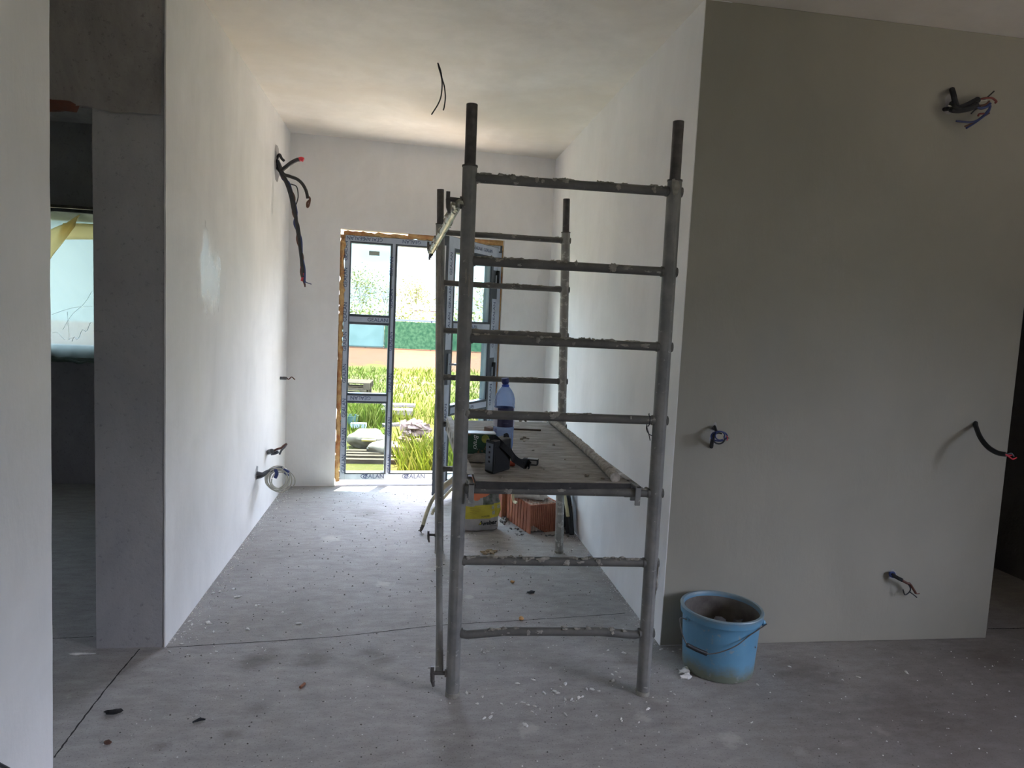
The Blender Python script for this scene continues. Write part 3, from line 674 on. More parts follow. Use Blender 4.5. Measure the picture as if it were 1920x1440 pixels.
# ------------------------------------------------------------------ scaffold platform
DT = 0.848
plat = tag(empty('scaffold_platform', (0.56, 3.3, RZ[2])), 'worn plywood scaffold platform hooked over the middle rungs', 'platform')
b = MB(); n = 30
def decktop(u, v): return (0.272+(0.845-0.272)*u+0.0*v, 2.505+(4.02-2.505)*v, DT+0.0)
b.box(0.2595, 2.505, DT-0.016, 0.8575, 4.02, DT)
b.build('plywood_board', M['deck'], plat)
MB().box(0.2595, 2.499, DT-0.026, 0.8575, 2.5045, DT-0.0015).build('front_lip', simple('dark_edge_steel', (52, 50, 50), 0.7, 0, (66, 64, 62), 30), plat)
b = MB(); b.box(0.275, 2.508, DT-0.032, 0.86, 2.52, DT-0.0165); b.box(0.275, 3.99, DT-0.06, 0.86, 4.02, DT-0.0165)
for yy in (2.9, 3.3, 3.7): b.box(0.26, yy, DT-0.05, 0.86, yy+0.03, DT-0.0165)
build_split(b, 'cross_member', M['rust'], plat)
# perforated side rails
def siderail(x, name='side_rail', mat_=M['galv'], top=0.012):
    b = MB(); y0, y1, z0, z1 = 2.57, 4.08, 0.775, DT+top; nh = 9; step = (y1-y0)/nh
    for k in range(nh):
        ya = y0+k*step; cy_, cz = ya+step/2, (z0+z1)/2; ry, rz = 0.042, 0.018; N = 16; hole = [(cy_+ry*math.cos(2*math.pi*i/N), cz+rz*math.sin(2*math.pi*i/N)) for i in range(N)]
        def outer(i):
            a = 2*math.pi*i/N; c_, s_ = math.cos(a), math.sin(a); f = 1/max(abs(c_), abs(s_)); return (cy_+c_*f*step/2, cz+s_*f*(z1-z0)/2)
        ou = [outer(i) for i in range(N)]
        for i in range(N):
            j = (i+1) % N
            for xx in (x, x+0.003): b.add([(xx,)+hole[i], (xx,)+hole[j], (xx,)+ou[j], (xx,)+ou[i]], [(0, 1, 2, 3)])
            b.add([(x,)+hole[i], (x,)+hole[j], (x+0.003,)+hole[j], (x+0.003,)+hole[i]], [(0, 1, 2, 3)])
    b.box(x, y0, z1-0.002, x+0.026, y1, z1); b.box(x, y0, z0, x+0.026, y1, z0+0.002)
    return b.build(name, mat_, plat)
o = siderail(0.232, mat_=simple('whitish_rail', (168, 166, 160), 0.7, 0.2, (140, 138, 132), 20)); o['label'] = 'pale perforated side rail on the left'
siderail(0.858, top=-0.002)
def hook(x, y, nm='hook', m_=1):
    b = MB(); g_ = lambda X_, Y_, Z_: Vector((X_, y+(Y_-y)*m_, Z_-(0.008 if m_ < 0 else 0)))
    b.box(x-0.010, y-0.030, RZ[2]-0.045, x+0.011, y-0.022, RZ[2]+0.030, 0, g_); b.box(x-0.011, y-0.030, RZ[2]+0.022, x+0.011, y+0.085, RZ[2]+0.030, 0, g_); b.box(x-0.011, y+0.024, RZ[2]-0.04, x+0.011, y+0.032, RZ[2]+0.022, 0, g_)
    return b.build(nm, M['steel'], plat, bevel=0.002)
hook(0.243, 2.52); hook(0.880, 2.505); hook(0.243, 4.146, m_=-1); hook(0.870, 4.146, m_=-1)
# crusted roll along the right edge of the deck
pts = smooth_path([Vector((0.800, 2.52, DT+0.017)), Vector((0.815, 2.75, DT+0.019)), Vector((0.835, 3.2, DT+0.019)), Vector((0.842, 3.6, DT+0.020)), Vector((0.846, 3.98, DT+0.019))], 22)
m = MB(); m.tube(pts, [0.0185*(1+0.10*math.sin(i*1.9)+R.uniform(-.08, .08)) for i in range(len(pts))], 12, jit=0.05)
tag(m.build('plaster_crusted_pipe', simple('pale_dirty_crust', (186, 180, 170), 0.95, 0, (140, 133, 124), 45, 0.8), smooth=True), 'pale plaster crusted pipe lying along the right edge of the scaffold deck', 'pipe')

# ------------------------------------------------------------------ things on the deck
def deckp(x, y, z=DT): return PZ(x, y, z)
# small black speaker with strap
p0, p1, p2 = deckp(925, 890), deckp(908, 884), deckp(957, 880)
ax = (p2-p0); ax.z = 0; ay = (p1-p0); ay.z = 0; wl = ax.length*0.98; dl = 0.052; hl = 0.128; ax.normalize(); ay = Vector((-ax.y, ax.x, 0))
if ay.dot(p1-p0) < 0: ay = -ay
def SP(x, y, z): return p0+ax*x+ay*y+Vector((0, 0, z))
ay_ = (p1-p0); ay_.z = 0; ay = ay_.normalized(); dl = max(0.06, ay_.length)
spk = MB().box(0, 0, 0.0, wl, dl, hl, 0, SP).build('portable_speaker', M['black'], bevel=0.006, loc=SP(wl/2, dl/2, 0)); tag(spk, 'small black box speaker with webbing strap standing on the deck', 'speaker')
MB().box(-0.0015, 0.008, 0.010, 0.0, dl-0.006, hl-0.010, 0, SP).build('side_panel', simple('dark_slate_panel', (84, 92, 104), 0.3, 0.2), spk)
MB().box(0.008, -0.0015, 0.010, wl-0.008, 0, hl-0.02, 0, SP).build('speaker_grille', simple('black_grille', (22, 24, 28), 0.8, 0, (32, 34, 38), 300, 0.6), spk)
MB().box(0.004, 0.004, hl-0.0005, wl-0.004, dl-0.004, hl+0.002, 0, SP).build('top_panel', simple('dusty_top', (120, 118, 112), 0.8, 0, (96, 94, 90), 40), spk)
for zz in (0.104, 0.083, 0.063, 0.046):
    b = MB(); b.box(-0.0025, dl*0.42, zz-0.004, -0.001, dl*0.58, zz+0.004, 0, SP); b.build('button', M['black_cloth'], spk)
def strap(pts, wdt, name, parent, side=Vector((0, 1, 0)), th=0.003):
    pts = smooth_path(pts, 8); b = MB()
    for i in range(len(pts)-1):
        t = (pts[i+1]-pts[i]).normalized(); s_ = side-t*side.dot(t); s_ = s_.normalized()*wdt/2; nn = t.cross(s_).normalized()*th/2
        t2 = (pts[min(i+2, len(pts)-1)]-pts[i+1]); t2 = t2.normalized() if t2.length > 1e-6 else t; s2 = (side-t2*side.dot(t2)).normalized()*wdt/2; n2 = t2.cross(s2).normalized()*th/2
        b.hexa([pts[i]-s_-nn, pts[i]+s_-nn, pts[i+1]+s2-n2, pts[i+1]-s2-n2, pts[i]-s_+nn, pts[i]+s_+nn, pts[i+1]+s2+n2, pts[i+1]-s2+n2])
    return b.build(name, M['black_cloth'], parent, smooth=False)
strap([SP(0.0, dl/2, hl+0.003), SP(0.012, dl/2, hl+0.010), SP(0.035, dl/2-.005, hl+0.004), SP(0.05, -0.012, hl-0.02), SP(wl*0.85, -0.016, hl*0.55), SP(wl*1.04, -0.012, hl*0.36), SP(wl*1.2, -0.02, 0.034), SP(wl*1.5, -0.035, 0.014), SP(wl*1.62, -0.045, 0.004)], 0.024, 'strap', spk, ax*0.4+Vector((0, 0, 1)))
strap([SP(wl*0.8, dl/2, hl+0.003), SP(wl*0.97, dl/2, hl+0.004), SP(wl+0.006, dl/2, hl-0.02), SP(wl+0.006, dl/2-.01, hl*0.6), SP(wl*1.12, -0.005, 0.05), SP(wl*1.4, -0.02, 0.028), SP(wl*1.72, -0.03, 0.022), SP(wl*1.78, -0.05, 0.012), SP(wl*1.6, -0.06, 0.006)], 0.024, 'strap_loop', spk, Vector((0.3, 0.2, 1)))
# water bottle
bc = deckp(942, 846); bt_h = 0.318
rb = 0.0475
prof = [(0.0, 0.006), (0.022, 0.004), (0.034, 0.0), (0.043, 0.012), (rb, 0.035), (rb*0.97, 0.06), (rb, 0.075), (rb*0.97, 0.09), (rb, 0.10), (rb, 0.205), (rb*0.965, 0.215), (rb*0.99, 0.225), (rb*0.96, 0.245), (rb*0.84, 0.266), (rb*0.62, 0.284), (rb*0.38, 0.298), (0.0135, 0.306), (0.013, 0.318)]
btl = MB().lathe(prof, bc, 40).build('water_bottle', M['bottle'], smooth=True, loc=bc); tag(btl, 'tall blue plastic water bottle with purple label standing on the deck', 'bottle')
pl = MB().lathe([(rb+0.0006, 0.118), (rb+0.0008, 0.12), (rb+0.0008, 0.202), (rb+0.0006, 0.204)], bc, 40)
pl.m = [0]*len(pl.m); 
for i, f in enumerate(pl.f):
    vx = sum(pl.v[k][0] for k in f)/4-bc.x; vy = sum(pl.v[k][1] for k in f)/4-bc.y; a = math.degrees(math.atan2(vx, -vy)) % 360
    pl.m[i] = 1 if (a > 318 or a < 52 or 120 < a < 240) else 0
lab = pl.build('bottle_label', [simple('pale_lilac_label', (186, 184, 198), 0.4), simple('purple_label', (58, 54, 84), 0.4, 0, (48, 46, 76), 60)], btl, smooth=True)
def wrap_text(body, size, c, r, a0, z, mat_, name, parent):
    o = text_mesh(body, size, c, (1, 0, 0), (0, 0, 1), mat_, name, parent)
    for v in o.data.vertices:
        a = math.radians(a0)+v.co.x/r; rr = r+0.0006-v.co.y; zz = v.co.z; v.co = (rr*math.sin(a), -rr*math.cos(a), zz+z)
    return o
t_ = wrap_text('Hopodni', 0.026, bc, rb+0.0012, 8, 0.178, M['white_plastic'], 'label_lettering', btl); t_.parent = lab; t_.location = bc-origin(lab)
t_ = wrap_text('------ ---', 0.008, bc, rb+0.0012, 2, 0.138, simple('pale_print', (150, 150, 170), 0.5), 'label_lettering', btl); t_.parent = lab; t_.location = bc-origin(lab)
MB().lathe([(0.0165, 0.0), (0.0175, 0.004), (0.0175, 0.009), (0.014, 0.011)], bc+Vector((0, 0, 0.298)), 20, closed=True).build('neck_ring', simple('bright_blue_ring', (44, 84, 190), 0.4), btl, smooth=True)
k = MB(); cc = bc+Vector((0, 0, 0.312)); tl = Vector((-0.18, -0.1, 1)).normalized(); k.tube([cc, cc+tl*0.012, cc+tl*0.026], [0.0145, 0.0185, 0.0165], 20)
kk = k.build('cap', simple('dark_navy_cap', (30, 44, 110), 0.4), btl, smooth=False); kk['label'] = 'dark navy screw cap set askew'
# juice carton lying on its side
q0, q1 = deckp(862, 845), deckp(926, 843)
Yc = (q0.y+q1.y)/2+0.0; x0, x1 = q0.x, q1.x; hc = 0.072
Yc = 3.02
x0, x1 = PY(858, 835, Yc).x, PY(930, 835, Yc).x; hc = PY(895, 813, Yc).z-DT
b = MB(); b.box(x0, Yc, DT, x1, Yc+0.065, DT+hc)
car = b.build('juice_carton', simple('dark_green_carton', (38, 78, 50), 0.45, 0, (24, 48, 40), 18, 0, spots=(120, 84, 50), spot_scale=22, spot_at=0.6), bevel=0.003, loc=Vector(((x0+x1)/2, Yc+0.03, DT))); tag(car, 'dark green drinks carton lying on its side behind the speaker', 'carton')
text_mesh('Bruci', 0.030, PY(892, 828, Yc-0.001), (0, 0, -1), (1, 0, 0), M['white_plastic'], 'carton_lettering', car, shear=0.3)
b = MB(); b.lathe([(0.0, 0), (0.017, 0.0), (0.017, 0.001), (0, 0.001)], (0, 0, 0), 18); b.v = [(v[0], v[2], v[1]*1.1) for v in b.v]; c_ = PY(910, 823, Yc-0.0015); b.v = [(v[0]+c_.x, v[1]+c_.y, v[2]+c_.z) for v in b.v]
b.build('fruit_picture', simple('yellow_fruit', (150, 150, 60), 0.5, 0, (110, 120, 50), 60), car)
MB().box(x0+0.002, Yc-0.001, DT+hc-0.002, x1-0.002, Yc+0.066, DT+hc+0.002).build('top_edge', M['white_plastic'], car)
# crumpled cloth in front of it
c0, c1 = deckp(866, 852), deckp(912, 842); c0.y = 2.86; c1.y = 2.93
b = MB()
def cl(u, v):
    x = c0.x-0.02+(c1.x-c0.x+0.03)*u; y = 2.82+0.14*v
    return (x, y, DT+0.004+0.034*abs(noise.noise(Vector((u*3, v*3, 1))))*(1-abs(2*v-1)**3)*(0.5+0.8*u)+0.008*noise.noise(Vector((u*9, v*8, 4)))*(1-abs(2*v-1)))
b.grid(cl, 30, 18); tag(b.build('rag', simple('grey_rag', (128, 124, 118), 0.95, 0, (104, 100, 94), 30, 0.4), smooth=True, solid=0.003), 'crumpled grey rag in front of the green carton', 'cloth')
# brick-orange pieces behind the carton
def slab(name, pxs, Y, dep, zt2, mat_, label, cat, z0=DT, rot=0.0):
    xa, xb = PY(pxs[0], 805, Y).x, PY(pxs[1], 805, Y).x; L_ = Vector(((xa+xb)/2, Y+dep/2, z0)); ca, sa = math.cos(rot), math.sin(rot)
    f = lambda x, y, z: L_+Vector((x*ca-y*sa, x*sa+y*ca, z)); h = (xb-xa)/2
    o = MB().box(-h, -dep/2, 0, h, dep/2, zt2, 0, f).build(name, mat_, bevel=0.004, loc=L_); return tag(o, label, cat)
slab('float_handle', (868, 912), 3.23, 0.05, 0.040, M['orange'], 'orange red trowel handle block lying behind the green carton', 'tool', rot=-0.12)
slab('plastic_wedge', (895, 916), 3.34, 0.045, 0.045, M['orange'], 'smaller orange wedge behind the trowel handle on the deck', 'wedge', rot=0.15)
slab('cement_chunk', (914, 928), 3.36, 0.07, 0.062, simple('brown_chunk', (132, 100, 86), 0.9, 0, (120, 116, 108), 30, 0.6), 'brownish rubble chunk left of the blue bottle', 'rubble', rot=0.4)
b = MB(); v = deckp(884, 799); v.y = 3.5; v.x = PY(884, 799, 3.5).x; b.tube([v+Vector((-.06, 0, .014)), v+Vector((.03, .01, .014)), v+Vector((.045, .01, .014))], [0.014, 0.014, 0.006], 12)
tag(b.build('foil_tube', M['silver'], smooth=True), 'silvery grey tube behind the orange trowel handle', 'tube')
# lighter, utility blade box and stick
L_ = deckp(961, 874); b = MB(); b.tube([L_+Vector((-0.03, 0, 0.011)), L_+Vector((0.008, 0.0, 0.011))], 0.011, 12)
tag(b.build('orange_lighter', M['orange'], smooth=True), 'small orange red lighter half hidden by the speaker strap', 'lighter')
a, b_ = deckp(972, 871), deckp(1007, 874); dx = (b_-a).normalized(); dy = Vector((-dx.y, dx.x, 0))
f = lambda x, y, z: a+dx*x+dy*y+Vector((0, 0, z))
L_ = (b_-a).length
L_ *= 1.02; kb = MB().box(L_*0.2, 0, 0.002, L_, 0.034, 0.026, 0, f).build('measuring_tape_case', M['black'], bevel=0.003, loc=f(L_/2, .015, 0)); tag(kb, 'flat black and silver tool case lying right of the speaker', 'tool')
MB().box(L_*0.45, -0.001, 0.006, L_*0.95, 0, 0.021, 0, f).build('pale_label', simple('label_grey', (150, 150, 148), 0.5), kb)
MB().box(L_*0.45, 0.002, 0.026, L_*0.98, 0.032, 0.0275, 0, f).build('silver_back', M['silver'], kb)
b = MB(); b.box(-L_*0.15, 0.002, 0.002, L_*0.12, 0.026, 0.017, 0, f); b.build('silver_end', simple('dull_silver', (150, 148, 142), 0.5, 0.3, (110, 110, 106), 60), kb, bevel=0.003)
a, b_ = deckp(963, 806), deckp(1014, 808); b = MB(); b.tube([a+Vector((0, 0, .004)), b_+Vector((0, 0, .004))], 0.0055, 6)
tag(b.build('wooden_stick', simple('dark_wood', (92, 74, 62), 0.8)), 'thin dark wooden stick lying across the deck behind the bottle', 'stick')
b = MB()
for (x, y, s) in ((984, 822, .012), (978, 824, .009), (990, 823, .008), (983, 828, .006), (1038, 835, .008), (1000, 845, .006), (1100, 893, .01), (985, 789, .012), (976, 790, .01), (1130, 898, .008), (940, 896, .006), (1060, 862, .005), (1020, 880, .004)):
    v = deckp(x, y); b.blob(v+Vector((0, 0, s*0.3)), s, s*1.2, s*0.6, 7, 5, 0.4)
tag(b.build('deck_grit', simple('brown_grit', (166, 156, 144), 0.95, 0, (130, 120, 110), 40), smooth=True), 'bits of dried mortar grit scattered over the scaffold deck', 'grit', kind='stuff')
# tie wire on the right end of the fourth rung
v0 = PY(1214, 780, 2.47)
b = MB(); b.tube(smooth_path([PY(1216, 777, 2.475), PY(1219, 784, 2.47), PY(1217, 797, 2.475), PY(1213, 800, 2.475), PY(1216, 812, 2.47), PY(1219, 826, 2.47)], 5), 0.0018, 6)
b.tube(smooth_path([PY(1213, 795, 2.475), PY(1212, 805, 2.475), PY(1217, 814, 2.47), PY(1223, 817, 2.47)], 5), 0.0018, 6)
b.tube([PY(1217, 778, 2.475)+Vector((0, 0.0, 0)), PY(1217, 775, 2.49), PY(1217, 776, 2.53), PY(1217, 796, 2.53), PY(1216, 799, 2.475)], 0.0018, 6)
tag(b.build('tie_wire', M['wire_black']), 'black twisted tie wire hanging from the right end of a scaffold rung', 'wire')

# ================================================================== UNDER / BEHIND THE SCAFFOLD
# dry mix bag
ba, bb2 = PZ(866, 999), PZ(940, 994); bx = (bb2-ba); bw = bx.length; bx.normalize(); by = Vector((-bx.y, bx.x, 0)); bh = 0.36; bd = 0.13
def bagf(u, v):
    a = 2*math.pi*u; c_, s_ = math.cos(a), math.sin(a); p = 3.2
    ex = math.copysign(abs(c_)**(2/p), c_); ey = math.copysign(abs(s_)**(2/p), s_)
    bul = 1-0.10*abs(2*v-0.7)**2; dd = bd/2*(1-0.55*max(0, v-0.55)**1.0/0.45) if v > 0.55 else bd/2
    x = ex*bw/2*bul*(1.0 if v < 0.9 else 0.97); y = ey*dd*(bul+0.05)
    w_ = 0.006*noise.noise(Vector((x*30, v*9, y*20)))+0.012*noise.noise(Vector((x*10, v*5, y*10)))
    z = bh*v
    if v < 0.02: x *= 0.93; y *= 0.9; z = 0.004
    if v > 0.98: z += 0.03*noise.noise(Vector((x*8, y*8, 2)))
    q = ba+bx*(bw/2+x+w_*ex)+by*(bd/2+y+w_*ey); return (q.x, q.y, z)
def bagm(u, v):
    x = 0.5+0.5*math.cos(2*math.pi*u); front = u > 0.5
    if 0.24+0.03*x < v < 0.49+0.05*x: return 1
    if v > 0.55+0.03*x and front and 0.16 < x < 0.66:
        tt = (v-0.60)/(0.22); 
        if 0 < tt and abs(x-0.40) < 0.03+0.30*tt: return 2
    if v > 0.50 and x < 0.10: return 2
    if v > 0.52 and x > 0.5 and front: return 3
    return 0
bag = MB(); bag.grid(bagf, 120, 60, mif=bagm)
bl = bag.build('dry_mix_bag', [simple('dusty_white_bag', (190, 188, 188), 0.7, 0, (160, 158, 160), 9), simple('yellow_bag_band', (214, 200, 70), 0.6, 0, (196, 180, 62), 14), simple('orange_bag_print', (226, 130, 92), 0.6), simple('grey_photo_print', (140, 136, 134), 0.6, 0, (70, 80, 66), 26)], smooth=True, loc=ba+bx*bw/2+by*bd/2)
tag(bl, 'white and yellow dry mix bag with an orange triangle under the scaffold', 'bag')
def bagp(x, z, off=-0.004): q = ba+bx*x-by*abs(off)*1.0; return Vector((q.x, q.y, z))
up = Vector((0, -0.0, 1)); td = bx+Vector((0, 0, 0.07))
text_mesh('weber', 0.041, bagp(bw*0.67, 0.062, 0.013), td, up, simple('black_print', (26, 26, 28), 0.6), 'bag_lettering', bl, bold=0.0012)
text_mesh('BEST WEBER', 0.009, bagp(bw*0.78, 0.040, 0.013), td, up, simple('grey_print', (120, 118, 118), 0.6), 'bag_lettering', bl)
text_mesh('MAXAB', 0.017, bagp(bw*0.56, 0.108, 0.014), td, up, simple('dark_green_print', (58, 62, 34), 0.6), 'bag_lettering', bl)
b = MB(); q = lambda x, z: bagp(bw*x, z, 0.0135)
b.add([q(.39, .050), q(.475, .052), q(.475, .078), q(.455, .078)], [(0, 1, 2, 3)]); b.build('bag_mark', simple('black_print2', (26, 26, 28), 0.6), bl)
b = MB(); b.add([q(.405, .054), q(.452, .055), q(.452, .074)], [(0, 1, 2)]); b.v = [tuple(Vector(v)-by*0.0006) for v in b.v]; b.build('bag_mark', simple('yellow_print', (226, 214, 60), 0.6), bl)
b = MB()
for (x, z) in ((.74, .168), (.88, .174), (.76, .132)):
    b.add([q(x-.035, z-.013), q(x+.035, z-.012), q(x+.035, z+.014), q(x-.035, z+.013)], [(0, 1, 2, 3)])
build_split(b, 'bag_pictogram', simple('pale_pictogram', (206, 206, 176), 0.6, 0, (150, 150, 110), 200), bl)
b = MB()
for k in range(4): b.add([q(.16, .168-k*.013), q(.16+.32-.05*k, .170-k*.013), q(.16+.32-.05*k, .1715-k*.013), q(.16, .1695-k*.013)], [(0, 1, 2, 3)])
build_split(b, 'bag_small_print', simple('olive_print', (170, 140, 60), 0.6), bl)
# hollow clay blocks
def clay_block(name, c, ang, wx, wy, hh, label, broken=False, top=0):
    ca, sa = math.cos(ang), math.sin(ang)
    f = lambda x, y, z: Vector((c.x+x*ca-y*sa, c.y+x*sa+y*ca, c.z+z))
    b = MB()
    # ribbed outer shell with grooves
    def side(p, q, nrm, n):
        for k in range(n):
            for (a0, a1, dp) in ((0, .76, 0), (.76, 1, -0.011)):
                t0, t1 = (k+a0)/n, (k+a1)/n; x0_, y0_ = p[0]+(q[0]-p[0])*t0, p[1]+(q[1]-p[1])*t0; x1_, y1_ = p[0]+(q[0]-p[0])*t1, p[1]+(q[1]-p[1])*t1
                zb = 0.0
                if broken and nrm == (0, -1) and 0.05 < t0 < 0.5: zb = 0.055*(1-abs(t0-0.12)/0.38) if t0 > .12 else 0.05
                o0 = (x0_+nrm[0]*dp, y0_+nrm[1]*dp); o1 = (x1_+nrm[0]*dp, y1_+nrm[1]*dp); i0 = (x0_-nrm[0]*.012, y0_-nrm[1]*.012); i1 = (x1_-nrm[0]*.012, y1_-nrm[1]*.012)
                b.hexa([f(*o0, zb), f(*o1, zb), f(*i1, zb), f(*i0, zb), f(*o0, hh), f(*o1, hh), f(*i1, hh), f(*i0, hh)])
    hx, hy = wx/2, wy/2
    side((-hx, -hy), (hx, -hy), (0, -1), 16); side((hx, -hy), (hx, hy), (1, 0), 14); side((hx, hy), (-hx, hy), (0, 1), 16); side((-hx, hy), (-hx, -hy), (-1, 0), 8)
    body = b.build(name, M['clay'], loc=c)
    g = MB(); N = 9       # diamond lattice web
    for k in range(-N, N+1):
        for s_ in (1, -1):
            x_0 = k*wx/N; pts = []
            for t in np.linspace(-hy+.01, hy-.01, 30):
                x = x_0+s_*t*0.62
                if -hx+0.008 < x < hx-0.008: pts.append((x, t))
            if len(pts) > 1:
                p, q = pts[0], pts[-1]; d = Vector((q[0]-p[0], q[1]-p[1], 0)).normalized(); nn = Vector((-d.y, d.x, 0))*0.0028
                g.hexa([f(p[0]-nn.x, p[1]-nn.y, .01), f(q[0]-nn.x, q[1]-nn.y, .01), f(q[0]+nn.x, q[1]+nn.y, .01), f(p[0]+nn.x, p[1]+nn.y, .01), f(p[0]-nn.x, p[1]-nn.y, hh-.002), f(q[0]-nn.x, q[1]-nn.y, hh-.002), f(q[0]+nn.x, q[1]+nn.y, hh-.002), f(p[0]+nn.x, p[1]+nn.y, hh-.002)])
    g.build('lattice_web', M['clay_web'], body)
    return tag(body, label, 'brick')
M['clay'] = simple('red_clay', (182, 120, 94), 0.85, 0, (156, 96, 76), 8, 0.4, spots=(200, 170, 154), spot_scale=16, spot_at=0.68)
M['clay_web'] = simple('plaster_dusted_clay', (190, 150, 128), 0.9, 0, (214, 206, 196), 30)
kA = PZ(992, 1001); kB = PZ(952, 975); kR = PZ(1045, 998)
angb = math.atan2(kA.y-kB.y, kA.x-kB.x)       # left face runs back left
dl_ = (kB-kA); dl_.z = 0; du = dl_.normalized(); dr = Vector((-du.y, du.x, 0)); dr = -dr if dr.x < 0 else dr
wxb, wyb = 0.235, 0.36
hb = 0.198
cblk = kA+dr*wxb/2+du*wyb/2; ang = math.atan2(dr.y, dr.x)
clay_block('hollow_clay_block', cblk, ang, wxb, wyb, hb, 'front red hollow clay block with a broken corner beside the bag', broken=True)
cblk2 = kA+dr*(wxb/2-0.02)+du*(wyb*1.5+0.05)
clay_block('hollow_clay_block', cblk2, ang, wxb, wyb, hb+0.015, 'rear red hollow clay block behind the front one, mostly hidden')
# things on the blocks
zt2 = hb
v = kA+dr*0.075+du*0.10+Vector((0, 0, hb))
b = MB(); P0 = PY(964, 930, 4.72); P1 = PY(1012, 937, 4.66); P0.z = max(P0.z, hb+0.026); P1.z = max(P1.z, hb+0.024)
b.tube(smooth_path([P0, P0.lerp(P1, .5)+Vector((0, 0, .003)), P1], 6), [0.026]*12+[0.024], 16, jit=0.04)
b.blob(P1+Vector((0.01, 0.02, 0.006)), 0.05, 0.05, 0.034, 10, 7, 0.3)
rl = b.build('film_roll', simple('white_crumpled_film', (206, 204, 200), 0.4, 0, (180, 178, 172), 20, 0.3), smooth=True); tag(rl, 'white crumpled plastic roll lying on top of the front clay block', 'film roll')
b = MB(); e0 = P0+Vector((-.004, -.02, .012)); b.tube(smooth_path([e0, e0+Vector((-.012, -.012, -.01)), e0+Vector((-.004, -.02, -.05)), PY(969, 943, 4.62)], 5), 0.011, 8, squash=[.4]*16)
b.build('loose_end', simple('cream_tape', (206, 196, 160), 0.5), rl, smooth=True)
b = MB()
for k in range(3):
    p = cblk+dr*(-0.02+0.035*k)+du*0.06+Vector((0, 0, hb+0.012)); b.tube([p, p+du*0.2+dr*0.03+Vector((0, 0, 0.006))], 0.012, 8)
tag(b.build('red_hose', simple('dark_red_hose', (132, 40, 52), 0.5), smooth=True), 'dark red hose pieces lying on the clay block by the far post', 'hose')
b = MB(); v = PZ(1018, 1000); 
for k in range(40):
    q_ = PZ(R.uniform(955, 1075), R.uniform(985, 1008)); s = R.uniform(.004, .011); b.blob(q_+Vector((0, 0, s*.4)), s, s, s*.6, 6, 4, .4)
for k in range(60):
    q_ = PZ(R.uniform(938, 956), R.uniform(940, 985)); s = R.uniform(.006, .018); b.blob(q_+Vector((0, 0, s*.5)), s, s, s*.8, 6, 4, .4)
tag(b.build('mortar_rubble', simple('grey_rubble', (150, 146, 142), 0.95, 0, (92, 90, 92), 50), smooth=True), 'grey mortar rubble heaped between the bag and the clay blocks', 'rubble', kind='stuff')
tag(MB().blob(PZ(938, 962)+Vector((0.0, 0.12, 0.10)), 0.03, 0.03, 0.05, 8, 6, .3).build('red_rag', simple('dark_red_cloth', (140, 46, 56), 0.9), smooth=True, loc=PZ(938, 962)), 'small dark red cloth between the bag and the blocks', 'cloth')
# dark cable stub bundle in the recess at the right wall base
cab = empty('floor_cable_stub', PZ(1066, 985)); tag(cab, 'black insulated pipes rising out of the floor at the right corridor wall', 'pipe')
def wallpt(x, y, off): return PX(x, y, XR-off)
for pts, r_, m_ in (([(1056, 996), (1056, 965), (1060, 935)], .022, M['black']), ([(1066, 1000), (1065, 970), (1066, 940), (1061, 920)], .020, M['black']), ([(1072, 1002), (1070, 975), (1068, 950)], .018, M['black'])):
    MB().tube(smooth_path([wallpt(x, y, 0.05) for x, y in pts], 5), r_, 10).build('pipe', m_, cab, smooth=True)
MB().tube(smooth_path([wallpt(1065, 968, 0.085), wallpt(1062, 948, 0.085), wallpt(1058, 925, .08)], 5), .012, 8).build('yellowish_pipe', simple('yellowish_pipe', (166, 156, 120), 0.6), cab, smooth=True)
b = MB()
b.grid(lambda u, v: Vector((XR-0.001-0.012*math.sin(math.pi*u)*math.sin(math.pi*v), PX(1082-30*u*(1-0.45*v), 1003-75*v, XR).y, 0.01+0.30*v)), 10, 16)
b.build('chipped_chase', M['dark'], cab, smooth=True)

# cream flexible ducts leaning behind the far left post
fd = []
A = [PY(868, 885, 4.75), PY(852, 898, 4.72), PY(832, 912, 4.7), PY(812, 935, 4.66), PY(800, 962, 4.6), PY(793, 985, 4.56)]
t1 = tag(MB().tube(smooth_path(A, 6), [0.024]*8+[0.020]*6+[0.013]*17, 12).build('flexible_duct', simple('cream_duct', (196, 192, 168), 0.5, 0, (176, 172, 150), 20), smooth=True), 'cream bent plastic strip with a dark frayed tip behind the scaffold', 'duct')
b = MB(); e = PY(793, 985, 4.56); b.tube(smooth_path([e, PY(791, 990, 4.55), PY(788, 997, 4.54)], 4), [.013, .012, .012, .011, .012, .011, .010, .008, .004][:9], 8)
b.tube([PY(790, 993, 4.55), PY(785, 995, 4.54)], 0.004, 6); b.tube([PY(789, 996, 4.55), PY(790, 999, 4.54)], 0.004, 6)
b.build('frayed_tip', simple('dark_frayed', (92, 88, 84), 0.9), t1, smooth=True)
A = [PY(866, 900, 4.80), PY(846, 918, 4.76), PY(826, 940, 4.7), PY(814, 955, 4.66), PY(810, 964, 4.64)]
tag(MB().tube(smooth_path(A, 6), [0.011]*25, 10).build('flexible_duct', simple('cream_duct_light', (206, 202, 184), 0.5), smooth=True), 'shorter pale plastic strip beside the bent one', 'duct')
